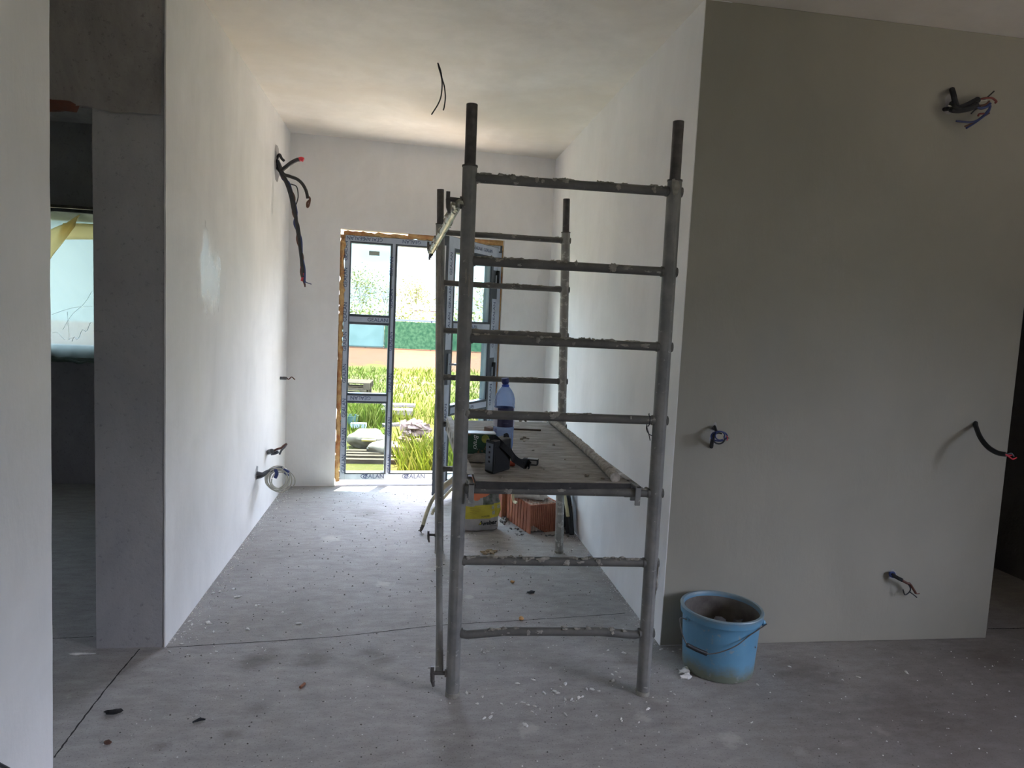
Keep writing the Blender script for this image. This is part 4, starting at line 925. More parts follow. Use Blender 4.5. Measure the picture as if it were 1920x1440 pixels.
# small wood fibre litter and foam bits on the corridor floor
b = MB()
for k in range(11): b.blob(PZ(906+k*2.2, 1036+3*math.sin(k))+Vector((0, 0, .006)), R.uniform(.014, .02), R.uniform(.006, .015), .006, 6, 4, .5)
tag(b.build('foam_scrap', simple('tan_scrap', (196, 178, 146), 0.9, 0, (150, 128, 104), 60), smooth=True), 'torn tan foam scrap on the floor under the scaffold deck', 'scrap')
for (x, y, lb) in ((961, 1093, 'yellowish foam crumb on the floor in the middle of the scaffold'), (977, 1162, 'yellowish foam crumb lying on the sawn floor joint')):
    p = PZ(x, y); tag(MB().blob(p+Vector((0, 0, .007)), .012, .010, .009, 8, 6, .4).build('foam_crumb', M['foam'], smooth=True, loc=p), lb, 'crumb')
p = PZ(995, 1112); tag(MB().blob(p+Vector((0, 0, .006)), .02, .008, .007, 8, 6, .4).build('dark_pebble', simple('slate_pebble', (84, 86, 92), 0.9), smooth=True, loc=p), 'small dark grey pebble on the floor inside the scaffold', 'pebble')

# ================================================================== BLUE BUCKET
BC = Vector((1.362, 2.687, 0)); hB = 0.273; r0, r1 = 0.1475, 0.163
bk = tag(empty('plastic_bucket', BC), 'dirty sky blue plastic bucket of rubble standing by the grey wall', 'bucket')
def bprof(t): return r0+(r1-r0)*t
pr = [(r0-0.012, 0.0), (r0-0.002, 0.003), (r0, 0.012)]+[(bprof(t), hB*t) for t in np.linspace(0.08, 0.86, 8)]
pr += [(bprof(.87)+0.002, hB*.87), (bprof(.88)+.0085, hB*.875), (bprof(.9)+.009, hB*.9), (bprof(.93)+.009, hB*.955), (r1+0.0105, hB*.985), (r1+0.008, hB), (r1-0.002, hB), (r1-0.006, hB*.98), (bprof(.9)-.004, hB*.9)]
pr += [(bprof(t)-.004, hB*t) for t in (0.6, 0.3, 0.05)]+[(0.001, 0.006)]
m, n, pb = newmat('sky_blue_bucket_plastic'); f1 = noise_node(n, 5, 5, 0.6); f2 = noise_node(n, 26, 6, 0.7)
c = ramp_node(n, f1, [(0.3, lin((92, 144, 176))), (0.7, lin((108, 158, 188)))])
tcn = n.nodes.new('ShaderNodeTexCoord'); sx = n.nodes.new('ShaderNodeSeparateXYZ'); n.links.new(tcn.outputs['Object'], sx.inputs[0])
ma = n.nodes.new('ShaderNodeMath'); ma.operation = 'MULTIPLY_ADD'; n.links.new(noise_node(n, 9, 6, 0.7), ma.inputs[0]); ma.inputs[1].default_value = 0.16; n.links.new(sx.outputs['Z'], ma.inputs[2])
c = mixc(n, ramp_node(n, ma.outputs[0], [(0.10, (.85,)*3), (0.165, (0, 0, 0))]), c, lin((120, 118, 88)))
ma2 = n.nodes.new('ShaderNodeMath'); ma2.operation = 'MULTIPLY_ADD'; n.links.new(noise_node(n, 12, 5, 0.7), ma2.inputs[0]); ma2.inputs[1].default_value = -0.05; n.links.new(sx.outputs['Z'], ma2.inputs[2])
c = mixc(n, ramp_node(n, ma2.outputs[0], [(0.228, (0, 0, 0)), (0.250, (.75,)*3)]), c, lin((140, 150, 150)))
c = mixc(n, ramp_node(n, f2, [(0.60, (0, 0, 0)), (0.66, (.6,)*3)]), c, lin((160, 158, 150)))
n.links.new(c, pb.inputs['Base Color']); pb.inputs['Roughness'].default_value = 0.4
M['bucket'] = m
MB().lathe(pr, BC, 56).build('bucket_body', M['bucket'], bk, smooth=True, loc=BC)
MB().lathe([(0.001, 0.0075), (bprof(.05)-.0055, 0.018), (bprof(.6)-.0052, hB*.6), (bprof(.93)-.0052, hB*.93)], BC, 40).build('grimy_lining', simple('dark_grime', (120, 114, 108), 0.9, 0, (88, 82, 78), 12, 0.4), bk, smooth=True, loc=BC)
b = MB()
rb_ = random.Random(3)
for k in range(46):
    a = rb_.uniform(0, 6.28); q = rb_.uniform(0, 0.115); s = rb_.uniform(.016, .04); b.blob(BC+Vector((q*math.cos(a), q*math.sin(a), 0.125+rb_.uniform(0, .055))), s, s, s*.8, 7, 5, .5)
tag(b.build('rubble_fill', simple('mortar_lumps', (132, 128, 126), 0.95, 0, (92, 96, 108), 14, 0.5), bk, smooth=True), None, None, kind='stuff')
b = MB(); b.blob(BC+Vector((0.02, -0.08, 0.19)), .026, .02, .022, 6, 4, .5); b.blob(BC+Vector((0.085, -0.05, 0.188)), .016, .022, .02, 6, 4, .5); b.build('pale_lump', simple('tan_lump', (150, 140, 124), 0.95), bk)
hL, hR = BC+Vector((-0.166, -0.03, 0.232)), BC+Vector((0.150, -0.085, 0.232))
pts = [hL+Vector((-.006, -.006, 0)), PY(1275, 1160, 2.60), PY(1279, 1188, 2.54), PY(1290, 1211, 2.515), PY(1304, 1218, 2.51), PY(1324, 1226, 2.505), PY(1350, 1223, 2.50), PY(1380, 1211, 2.505), PY(1405, 1192, 2.53), hR+Vector((.008, -.01, 0))]
sp = smooth_path(pts, 8); MB().tube(sp, 0.0024, 8).build('wire_handle', M['rust'], bk, smooth=True)
MB().tube([PY(1288, 1209, 2.514), PY(1306, 1218, 2.509), PY(1325, 1226, 2.504)], 0.0088, 12).build('hand_grip', M['black'], bk, smooth=True)
for h in (hL, hR): MB().blob(h, .010, .010, .014, 8, 6, .1).build('handle_lug', M['bucket'], bk, smooth=True)
for (x, y, lb) in ((1282, 1262, 'white plaster lump against the foot of the blue bucket'), (1286, 1272, 'second smaller white plaster lump below the one at the bucket foot')):
    p = PZ(x, y); b = MB(); b.blob(p+Vector((0, 0, .008)), .022, .012, .010, 9, 6, .5); b.blob(p+Vector((.012, .012, .008)), .012, .014, .010, 8, 6, .5); tag(b.build('plaster_lump', M['chalk'], smooth=True, loc=p), lb, 'plaster lump')

# ================================================================== WIRES
def bundle(name, loc, label, strands, hole=None, cat='cable'):
    e = empty(name, loc); tag(e, label, cat)
    for (nm, pts, r, mt) in strands: MB().tube(smooth_path(pts, 6), r, 8).build(nm, mt, e, smooth=True)
    if hole:
        c, nrm, rx, rz = hole; b = MB(); nrm = Vector(nrm); tx = Vector((0, 0, 1)).cross(nrm).normalized(); N = 18; vs_ = [c+nrm*0.0012]
        for i in range(N):
            a = 2*math.pi*i/N; k = 1+R.uniform(-.22, .22); vs_.append(c+nrm*0.001+tx*math.cos(a)*rx*k+Vector((0, 0, math.sin(a)*rz*k)))
        b.add(vs_, [(0, 1+i, 1+(i+1) % N) for i in range(N)]); b.build('wall_hole', M['dark'], e)
    return e
# left wall thick bundle
Yw = 5.2
def L5(*ps, Y=Yw): return [PY(x, y, Y) for x, y in ps]
c = PX(519, 305, XL)
st_ = [('cable', [c+Vector((-.01, 0, .02))]+L5((522, 305), (532, 330), (543, 352), (549, 372), (553, 392), (556, 420), (561, 450), (566, 490), (569, 512)), .013, M['wire_black']),
 ('cable', [c+Vector((-.01, 0, -.03))]+L5((525, 322), (537, 345), (545, 370), (550, 395), (559, 425), (563, 455), (565, 492), (568, 520)), .010, M['wire_black']),
 ('wire', [c]+L5((530, 335), (541, 342), (548, 364), (556, 398), (552, 420), (564, 446), (566, 478), (571, 505), (571, 531)), .008, M['wire_blue']),
 ('wire', [c]+L5((528, 330), (539, 348), (552, 370), (549, 398), (560, 424), (557, 450), (568, 482), (564, 510), (572, 535)), .007, M['wire_brown']),
 ('wire', L5((545, 345), (556, 350), (559, 366), (557, 378), (553, 388)), .004, M['wire_black']),
 ('cable', [c]+L5((527, 318), (532, 316), (545, 306), (556, 300), (562, 299)), .014, M['wire_black']),
 ('cable_tip', L5((561, 299), (565, 298), (569, 300)), .0155, M['wire_red']),
 ('cable', [c]+L5((530, 325), (544, 331), (557, 336), (567, 345), (574, 358), (577, 372)), .012, M['wire_black']),
 ('cable_loop', L5((576, 358), (575, 366), (581, 372), (579, 385), (576, 388), (576, 380), (582, 374)), .007, M['wire_brown']),
 ('cable', [c+Vector((0, 0, .03))]+L5((524, 290), (528, 297), (533, 302)), .010, M['wire_black']),
 ('wire', L5((565, 500), (568, 515), (566, 527)), .009, M['wire_red']), ('wire', L5((569, 515), (573, 528), (584, 533)), .003, M['wire_blue']),
 ('wire', L5((568, 520), (571, 532), (572, 538)), .006, M['wire_brown'])]
bundle('electrical_cable_bundle', c, 'thick black cable bundle hanging from a hole high in the left corridor wall', st_, (PX(519, 308, XL), (1, 0, 0), .10, .13))
c = PX(525, 709, XL)
bundle('electrical_cable_stub', c, 'short thin wire sticking out of the left corridor wall at mid height', [('conduit', [c, c+Vector((.05, 0, 0))], .012, M['wire_grey']), ('wire', L5((531, 707), (537, 708), (540, 711), (543, 710), (547, 707), (553, 712), Y=5.49), .004, M['wire_brown'])])
c = PX(502, 848, XL)
bundle('electrical_cable_stub', c, 'short bent cable end on the left corridor wall above the coil', [('conduit', [c, PY(510, 846, 5.0)], .018, M['wire_grey']), ('wire', L5((508, 851), (515, 850), (522, 847), Y=5.05), .011, M['wire_grey']), ('wire', L5((510, 847), (520, 842), (527, 840), (533, 835), (538, 832), Y=5.05), .008, M['wire_brown']), ('wire', L5((524, 852), (528, 844), (534, 838), (537, 833), Y=5.05), .007, M['wire_grey'])])
c = PX(481, 887, XL); coil = []
cc = PY(519, 899, 4.78); rr_ = random.Random(5)
coil.append(('conduit', [c, PY(492, 889, 4.72), PY(500, 885, 4.75), PY(515, 880, 4.78), PY(530, 877, 4.78)], .013, M['wire_grey']))
coil.append(('conduit', [c+Vector((0, 0, -.03)), PY(490, 893, 4.72), PY(498, 888, 4.74)], .012, M['wire_grey']))
for k in range(8):
    rx_ = rr_.uniform(.055, .082); ox, oz = rr_.uniform(-.02, .02), rr_.uniform(-.015, .012); ph = rr_.uniform(0, 6)
    coil.append(('coil_loop', [cc+Vector((ox+rx_*math.cos(a+ph), rr_.uniform(-.008, .008)+0.01*k-.03, oz+rx_*1.05*math.sin(a+ph))) for a in np.linspace(0, 6.2, 14)], .0042, M['wire_cream']))
coil.append(('coil_loop', [PY(505, 883, 4.76), PY(520, 880, 4.77), PY(540, 883, 4.79), PY(551, 893, 4.8), PY(553, 905, 4.8), PY(549, 913, 4.8)], .004, M['wire_cream']))
coil.append(('blue_tape', [PY(516, 879, 4.76), PY(519, 888, 4.75), PY(516, 896, 4.75)], .012, M['wire_blue']))
coil.append(('blue_end', [PY(532, 880, 4.76), PY(542, 885, 4.75)], .009, M['wire_blue'])); coil.append(('blue_end', [PY(534, 886, 4.76), PY(541, 892, 4.75)], .008, M['wire_blue']))
bundle('network_cable_coil', c, 'coil of cream network cable hanging low on the left corridor wall', coil, (c, (1, 0, 0), .05, .05))
# ceiling wires
c = PZ(821, 118, H)
bundle('ceiling_lamp_wire', c, 'two thin wires hanging from the corridor ceiling', [('wire', [c]+L5((823, 128), (827, 142), (829, 158), (827, 180), (821, 196), (809, 215), Y=3.94), .0036, M['wire_black']), ('wire', [c]+L5((826, 132), (829, 148), (833, 162), (835, 182), (833, 200), (831, 207), Y=3.94), .0036, M['wire_black'])])
# grey wall: junction bundle top right
def G5(*ps, Y=2.84): return [PY(x, y, Y) for x, y in ps]
c = PY(1785, 195, YR)
st_ = [('cable', [c]+G5((1788, 200), (1798, 203), (1815, 197), (1834, 187)), .014, M['wire_black']), ('cable', [c+Vector((0, 0, -.02))]+G5((1785, 206), (1800, 207), (1820, 203), (1832, 196), Y=2.82), .012, M['wire_black']),
 ('cable', [PY(1770, 205, YR)]+G5((1782, 204), (1800, 206), (1825, 200)), .009, M['wire_black']), ('cable', [PY(1785, 168, YR-.01)]+G5((1788, 178), (1791, 192), (1796, 203)), .012, M['wire_black']),
 ('wire', G5((1778, 198), (1792, 202), (1810, 196), (1830, 190), (1850, 188)), .0035, M['wire_cream']), ('wire', G5((1780, 203), (1795, 204), (1815, 200), (1845, 197), (1855, 190)), .0045, M['wire_brown']),
 ('wire', G5((1825, 197), (1838, 203), (1850, 200), (1857, 194)), .006, M['wire_blue']), ('wire', G5((1832, 188), (1848, 184), (1860, 184), (1868, 190), (1866, 193)), .0045, M['wire_dull']),
 ('wire', G5((1840, 187), (1848, 185), (1864, 171)), .003, M['wire_black']), ('wire', G5((1838, 200), (1828, 206), (1821, 213)), .003, M['wire_black']),
 ('wire', G5((1850, 196), (1857, 200), (1850, 210), (1838, 222), (1822, 229), (1793, 227)), .0045, M['wire_blue']), ('wire', G5((1857, 198), (1852, 211), (1836, 224), (1825, 232), (1812, 240)), .0050, M['wire_blue']),
 ('wire', G5((1855, 212), (1842, 220), (1828, 229), (1809, 237)), .0035, M['wire_brown']), ('wire', G5((1845, 213), (1836, 214), (1834, 218)), .004, M['wire_dull'])]
bundle('junction_wire_bundle', c, 'tangle of black and blue wires high on the grey wall at right', st_, (PY(1783, 196, YR), (0, -1, 0), .032, .045))
c = PY(1339, 804, YR)
st_ = [('cable', [c, PY(1340, 800, 2.86), PY(1342, 806, 2.84), PY(1344, 812, 2.82)], .007, M['wire_black']), ('cable', [PY(1334, 838, 2.885), PY(1335, 830, 2.86), PY(1337, 820, 2.84), PY(1339, 812, 2.83)], .0085, M['wire_black']),
 ('wire_loop', [PY(1334+14.5+15*math.cos(a), 818+9*math.sin(a), 2.80+.01*math.sin(a)) for a in np.linspace(0.3, 6.5, 14)], .0035, M['wire_blue']),
 ('wire_loop', [PY(1348+11*math.cos(a), 822+10*math.sin(a), 2.79) for a in np.linspace(-0.5, 5.2, 12)], .0035, M['wire_black']),
 ('wire_loop', [PY(1350+9*math.cos(a), 817+8*math.sin(a), 2.78) for a in np.linspace(1, 7, 12)], .003, M['wire_blue']),
 ('wire_end', [PY(1362, 817, 2.79), PY(1364, 821, 2.79), PY(1363, 826, 2.79)], .002, M['wire_red']), ('wire_end', [PY(1363, 819, 2.79), PY(1367, 822, 2.79)], .002, M['wire_brown'])]
bundle('socket_wire_loop', c, 'small curled loop of blue black wires on the grey wall left of centre', st_, (PY(1338, 815, YR), (0, -1, 0), .018, .05))
c = PY(1673, 1078, YR)
st_ = [('cable', [c, PY(1674, 1078, 2.86), PY(1684, 1084, 2.84), PY(1692, 1088, 2.83)], .009, M['wire_black']), ('wire', G5((1686, 1085), (1700, 1093), (1706, 1095), (1712, 1104), (1717, 1112)), .006, M['wire_brown']), ('wire', G5((1690, 1089), (1702, 1095), (1707, 1103), (1705, 1110), (1697, 1115), (1693, 1105)), .0028, M['wire_black']),
 ('wire', G5((1706, 1110), (1713, 1115), (1719, 1120)), .0025, M['wire_black']), ('wire', G5((1710, 1100), (1716, 1112), (1724, 1113)), .003, M['wire_brown']), ('knot', [PY(1668, 1073, 2.875), PY(1670, 1080, 2.86), PY(1678, 1082, 2.86), PY(1676, 1074, 2.87), PY(1668, 1074, 2.865)], .005, M['wire_blue'])]
bundle('socket_wire_end', c, 'short frayed wire end low on the grey wall', st_, (c, (0, -1, 0), .022, .024))
c = PY(1829, 793, YR)
st_ = [('conduit', [c, PY(1830, 800, 2.86), PY(1838, 820, 2.78), PY(1852, 838, 2.72), PY(1870, 849, 2.68), PY(1886, 852, 2.65)], .011, M['black']), ('wire', [PY(1885, 852, 2.65), PY(1893, 854, 2.645), PY(1898, 853, 2.64)], .003, M['wire_red']), ('wire', [PY(1885, 852, 2.65), PY(1894, 858, 2.645), PY(1899, 861, 2.64), PY(1906, 858, 2.64)], .003, M['wire_red']), ('wire', [PY(1885, 853, 2.65), PY(1896, 850, 2.645), PY(1901, 856, 2.64)], .0025, M['wire_grey'])]
bundle('black_conduit', c, 'curved black conduit with red wire ends poking from the grey wall right edge', st_)
# cable at the bottom left corner
tag(MB().tube(smooth_path([PX(-60, 1405, -1.04), PX(-20, 1423, -1.04), PX(0, 1434, -1.04), PX(18, 1444, -1.04), PX(40, 1462, -1.04)], 5), 0.005, 8).build('floor_cable', M['wire_black'], smooth=True), 'dark cable at the foot of the near left wall', 'cable')

# ================================================================== FLOOR LITTER
def litter(name, spots, label, cat, grp, mat_, sx=(.006, .016), flat=.45):
    """one shaped lump, then copies"""
    protos = []
    for k in range(4):
        b = MB(); b.blob((0, 0, .32*flat+.1), 1.0, R.uniform(.5, .9), flat, 9, 6, .45)
        if k % 2: b.blob((.7, .3, .28*flat), .5, .45, flat*.7, 7, 5, .45)
        o = b.build(name, mat_, smooth=True); protos.append(o)
    for i, (x, y) in enumerate(spots):
        o = protos[i] if i < 4 else protos[i % 4].copy()
        if i >= 4: C.objects.link(o)
        s = R.uniform(*sx)*(1 if R.random() < .85 else 1.5); p = PZ(x, y); o.location = p; o.scale = (s, s*R.uniform(.5, 1), s*R.uniform(.6, 1)); o.rotation_euler = (0, 0, R.uniform(0, 6.28)); tag(o, label, cat, grp)
mainbits = [(833, 1262), (857, 1302)] + [(990, 1322), (1003, 1325), (1012, 1330), (998, 1335), (980, 1318), (968, 1320), (1052, 1288), (1060, 1283), (1035, 1297), (1045, 1300), (1100, 1293), (1110, 1293), (1123, 1296), (1092, 1307), (1085, 1309), (920, 1345), (908, 1347), (923, 1337), (985, 1360), (1005, 1340), (1166, 1352), (1164, 1348), (1198, 1355), (1148, 1265), (1162, 1270), (1150, 1277), (1155, 1260), (908, 1225), (903, 1220), (915, 1222), (1032, 1253), (1040, 1297), (1000, 1275), (970, 1282), (958, 1355), (1118, 1343), (1038, 1328), (1060, 1340), (1075, 1315), (1020, 1300), (875, 1300), (905, 1307), (895, 1320), (940, 1320), (1180, 1320), (1215, 1330), (1140, 1220), (1170, 1225), (1060, 1312), (1072, 1312)]
litter('plaster_crumb', mainbits, 'small white plaster crumb on the floor between and before the scaffold feet', 'crumb', 'plaster crumbs by the scaffold feet', M['chalk'], (.004, .011))
leftbits = [(385, 1178), (395, 1170), (378, 1188), (445, 1120), (452, 1118), (470, 1122), (480, 1136), (485, 1135), (400, 1112), (412, 1110), (425, 1108), (437, 1105), (360, 1172), (345, 1185), (340, 1195), (375, 1150), (390, 1168), (464, 1180), (492, 1192), (395, 1226), (405, 1222), (437, 1235), (560, 1170), (600, 1188), (530, 1148), (340, 1208), (370, 1200), (355, 1165), (350, 1150), (400, 1185), (318, 1222), (352, 1228), (420, 1130), (408, 1092)]
litter('plaster_chip', leftbits, 'white plaster chip on the corridor floor along the left wall', 'chip', 'plaster chips by the left wall', M['chalk'], (.005, .012), .3)
rightbits = [(1240, 1218), (1252, 1216), (1262, 1222), (1275, 1218), (1258, 1297), (1265, 1302), (1252, 1316), (1335, 1245), (1450, 1268), (1480, 1250), (1580, 1275), (1555, 1318), (1410, 1355), (1610, 1270), (1400, 1275), (1420, 1284), (1700, 1262)]
litter('plaster_flake', rightbits, 'pale plaster flake on the dim floor around the bucket', 'flake', 'plaster flakes round the bucket', M['chalk'], (.003, .008))
p = PZ(211, 1338); b = MB(); b.blob(p+Vector((0, 0, .007)), .026, .009, .009, 10, 6, .5); b.blob(p+Vector((.018, .008, .006)), .014, .008, .007, 8, 6, .5); tag(b.build('dark_scrap', simple('black_scrap', (44, 42, 42), 0.95), smooth=True, loc=p), 'long dark scrap on the floor at lower left', 'scrap')
p = PZ(371, 1353); b = MB()
for k in range(4): b.tube([p+Vector((-.014+.006*k, -.01+.004*k, .004)), p+Vector((.006+.006*k, .012-.003*k, .006))], .003, 6)
tag(b.build('dark_scrap', simple('black_scrap2', (40, 40, 44), 0.95), smooth=True, loc=p), 'small black scrap of wires on the floor left of the scaffold', 'scrap')
p = PZ(567, 1288); b = MB(); b.tube([p+Vector((-.006, -.014, .006)), p+Vector((.006, .014, .006))], .0055, 8); tag(b.build('cigarette_butt', simple('brown_filter', (136, 92, 70), 0.9), smooth=True, loc=p), 'brown cigarette butt on the floor left of the scaffold', 'cigarette butt')
p = PZ(202, 1395); tag(MB().blob(p+Vector((0, 0, .006)), .012, .008, .006, 8, 6, .4).build('brown_leaf_scrap', simple('brown_scrap', (92, 66, 56), 0.95), smooth=True, loc=p), 'small brown crumb at the lower left of the floor', 'crumb')
p = PZ(155, 1227); b = MB(); b.blob(p+Vector((0, 0, .003)), .05, .008, .004, 10, 5, .4); tag(b.build('plaster_smear', M['chalk'], smooth=True, loc=p), 'long pale plaster smear at the foot of the raw wall end', 'smear')
# fine dust and grit, uncountable
b = MB(); rg = random.Random(11)
def speck(x, y, s, mi): b.add([v for v in (p_+Vector((s, 0, 0)), p_+Vector((0, s, 0)), p_+Vector((-s, 0, 0)), p_+Vector((0, -s, 0)), p_+Vector((0, 0, s)))], [(0, 1, 4), (1, 2, 4), (2, 3, 4), (3, 0, 4)], mi)
for k in range(2600):
    x = rg.uniform(-0.95, 1.15) if k % 3 else rg.uniform(-.95, 3.0); y = rg.uniform(1.4, 5.7) if x < 1.15 else rg.uniform(1.4, 2.8)
    if x > 1.1 and y > 2.8: continue
    p_ = Vector((x, y, 0)); s = rg.uniform(.0012, .0042)*(1.3 if y > 3.5 else 1); speck(x, y, s, 0 if rg.random() < .5 else 1)
for k in range(500):      # line of dust swept against the walls
    y = rg.uniform(3.0, 5.7); p_ = Vector((XL+abs(rg.gauss(0, .05)), y, 0)); speck(0, 0, rg.uniform(.002, .006), 0)
for k in range(260):
    y = rg.uniform(2.9, 5.7); p_ = Vector((XR-abs(rg.gauss(0, .03)), y, 0)); speck(0, 0, rg.uniform(.002, .005), 0)
tag(b.build('floor_grit', [M['chalk'], simple('dark_grit', (104, 98, 94), 0.95)]), 'fine plaster dust and dark grit over the whole concrete floor', 'grit', kind='stuff')

# ================================================================== THE YARD
GZ = -0.35
def PG(x, y): return PZ(x, y, GZ)
m, n, pb = newmat('yard_soil_and_grass')
tcn = n.nodes.new('ShaderNodeTexCoord'); sx = n.nodes.new('ShaderNodeSeparateXYZ'); n.links.new(tcn.outputs['Object'], sx.inputs[0])
ma = n.nodes.new('ShaderNodeMath'); ma.operation = 'MULTIPLY_ADD'; n.links.new(noise_node(n, 0.55, 6, 0.65, stretch=(1, 0.8, 1)), ma.inputs[0]); ma.inputs[1].default_value = 12.0; n.links.new(sx.outputs['Y'], ma.inputs[2])
dv = n.nodes.new('ShaderNodeMath'); dv.operation = 'DIVIDE'; n.links.new(ma.outputs[0], dv.inputs[0]); dv.inputs[1].default_value = 60
grass_c = ramp_node(n, noise_node(n, 3.5, 7, 0.7), [(0.3, lin((46, 50, 16))), (0.6, lin((60, 56, 28)))]); soil_c = ramp_node(n, noise_node(n, 2.2, 8, 0.7, stretch=(0.6, 2, 1)), [(0.3, lin((60, 40, 29))), (0.65, lin((70, 48, 36)))])
pale_c = ramp_node(n, noise_node(n, 2.0, 6, 0.7), [(0.35, lin((54, 56, 18))), (0.6, lin((70, 62, 46)))])
c = mixc(n, ramp_node(n, dv.outputs[0], [(0.36, (0, 0, 0)), (0.37, (1, 1, 1)), (0.44, (1, 1, 1)), (0.45, (0, 0, 0))]), grass_c, pale_c)
c = mixc(n, ramp_node(n, dv.outputs[0], [(0.485, (0, 0, 0)), (0.50, (1, 1, 1))]), c, soil_c)
c = mixc(n, ramp_node(n, noise_node(n, 0.9, 6, 0.75, stretch=(1, .7, 1)), [(0.60, (0, 0, 0)), (0.64, (.8,)*3)]), c, lin((48, 56, 18)))
n.links.new(c, pb.inputs['Base Color']); pb.inputs['Roughness'].default_value = 0.95; bump(n, pb, noise_node(n, 8, 6, 0.7), 0.6, 0.05)
M['yard'] = m
def gz(x, y): return GZ+0.0
b = MB(); b.box(-40, 6.06, GZ-0.3, 40, 60, GZ); b.box(4.1, -12, GZ-0.3, 40, 6.06, GZ); b.box(-40, -12, GZ-0.3, -4.9, 6.06, GZ)
struct(b.build('yard_ground', M['yard']), 'sunlit yard of reddish soil and grass seen through the door', 'ground')
struct(MB().box(-4.9, 6.06, GZ-0.2, 4.3, 7.78, GZ+0.03).build('door_bounce_slab', simple('bounce_slab', (204, 192, 178), 0.9, 0, (190, 178, 162), 3)), 'added pale slab outside the door that bounces sun indoors', 'slab')  # added pale slab, throws sunlight up onto the corridor ceiling
struct(MB().box(4.1, -8, GZ-0.2, 6.0, 7.78, GZ+0.03).build('side_bounce_slab', simple('side_bounce_paving', (200, 192, 180), 0.9, 0, (186, 176, 164), 3)), 'added pale slab beside the house that bounces sun into the side window', 'path')  # added as a warm reflector below the side window
# fences
M['hedge'] = simple('green_artificial_hedge', (34, 62, 42), 0.9, 0, (58, 84, 58), 7, 0.4)
fz = GZ+1.46; FY = 36.7
def fence(xa, xb, label, mat_, bush=False):
    e = tag(empty('fence_panel', ((xa+xb)/2, FY, GZ)), label, 'fence')
    b = MB(); b.grid(lambda u, v: (xa+(xb-xa)*u, FY+(0.08*noise.noise(Vector((u*60, v*14, 3))) if bush else 0.03*math.sin(u*20)), GZ+0.02+(fz-GZ-0.04)*v+(0.03*noise.noise(Vector((u*40, 0, 0))) if v == 1 else 0)), 60, 14)
    b.build('screen', mat_, e, smooth=not bush, solid=0.04)
    b = MB(); b.box(xa, FY+0.05, fz-0.0, xb, FY+0.12, fz+0.10); b.build('top_rail', M['anthracite'], e)
    k = 0; x = xa
    while x < xb: MB().box(x-0.03, FY+0.05, GZ, x+0.03, FY+0.12, fz+0.06).build('post', M['anthracite'], e); x += 2.4
    return e
fence(-9.5, -1.35, 'smooth pale green mesh fence panel at the back of the yard, left', simple('pale_green_mesh', (104, 122, 114), 0.8, 0, (94, 112, 104), 2))
fence(-1.30, 9.0, 'dark green artificial hedge fence at the back of the yard, right', M['hedge'], True)
# trees beyond the fence
M['leaf'] = simple('spring_leaves', (126, 128, 84), 0.9, 0, (114, 118, 68), 2); M['bark'] = simple('pale_bark', (120, 108, 102), 0.95)
def tree(x, Y, h, spread, nl, label):
    rt = random.Random(int(x*31+Y)); e = tag(empty('bare_tree', (x, Y, GZ)), label, 'tree'); b = MB(); tips = []
    def br(p, d, L, r, dep):
        q = p+d*L; b.tube([p, p.lerp(q, .5)+Vector((rt.uniform(-1, 1), rt.uniform(-1, 1), 0))*L*.05, q], [r, r*.8, r*.6], 5, cap=False); tips.append(q)
        if dep:
            for k in range(3): br(q if k else p.lerp(q, .65), (d+Vector((rt.uniform(-1, 1), rt.uniform(-1, 1), rt.uniform(-.1, .6)))*spread).normalized(), L*.68, r*.55, dep-1)
    br(Vector((x, Y, GZ)), Vector((0, 0, 1)), h*.36, h*.012, 4); b.build('branches', M['bark'], e)
    l = MB()
    for k in range(nl):
        t = rt.choice(tips)+Vector((rt.gauss(0, .3), rt.gauss(0, .3), rt.gauss(0, .25))); s = rt.uniform(.04, .10); a = Vector((rt.uniform(-1, 1), rt.uniform(-1, 1), rt.uniform(-1, 1))).normalized()*s; c_ = a.cross(Vector((rt.uniform(-1, 1), .3, rt.uniform(-1, 1))).normalized())
        l.add([t-a, t+c_*.6, t+a, t-c_*.6], [(0, 1, 2, 3)])
    l.build('leaves', M['leaf'], e)
tree(-3.4, 44, 4.6, .62, 900, 'thin pale tree behind the mesh fence, left of the two'); tree(-1.7, 47, 4.3, .6, 260, 'almost leafless pinkish tree behind the fence')
tree(0.2, 46, 4.2, .6, 1100, 'leafy yellow green tree behind the hedge fence'); tree(2.2, 48, 3.6, .6, 300, 'low thin tree behind the hedge fence, right'); tree(-6.0, 46, 4.4, .6, 700, 'bushy pale tree far left behind the fence'); tree(4.8, 45, 4.4, .6, 700, 'bushy pale tree far right behind the fence')
b = MB(); rg = random.Random(4)
for k in range(16000):
    t = Vector((rg.uniform(-9, 9), rg.uniform(38.5, 43), GZ+abs(rg.gauss(0, 1.15))*(1+.5*noise.noise(Vector((k*.001, 0, 0)))))); s = rg.uniform(.06, .13); a = Vector((rg.uniform(-1, 1), rg.uniform(-1, 1), rg.uniform(-1, 1))).normalized()*s; c_ = a.cross(Vector((rg.uniform(-1, 1), .3, rg.uniform(-1, 1))).normalized())
    b.add([t-a, t+c_*.7, t+a, t-c_*.7], [(0, 1, 2, 3)])
tag(b.build('scrub', M['leaf']), 'low yellow green scrub along the far side of the fence', 'scrub', kind='stuff')
hc_ = PY(797, 603, 58); b = MB(); b.box(hc_.x-.9, 58, GZ, hc_.x+1.2, 62, 1.9); ho = b.build('white_hut', simple('white_render', (170, 170, 176), 0.8), loc=Vector((hc_.x, 60, GZ))); tag(ho, 'small white building far behind the hedge fence', 'building')
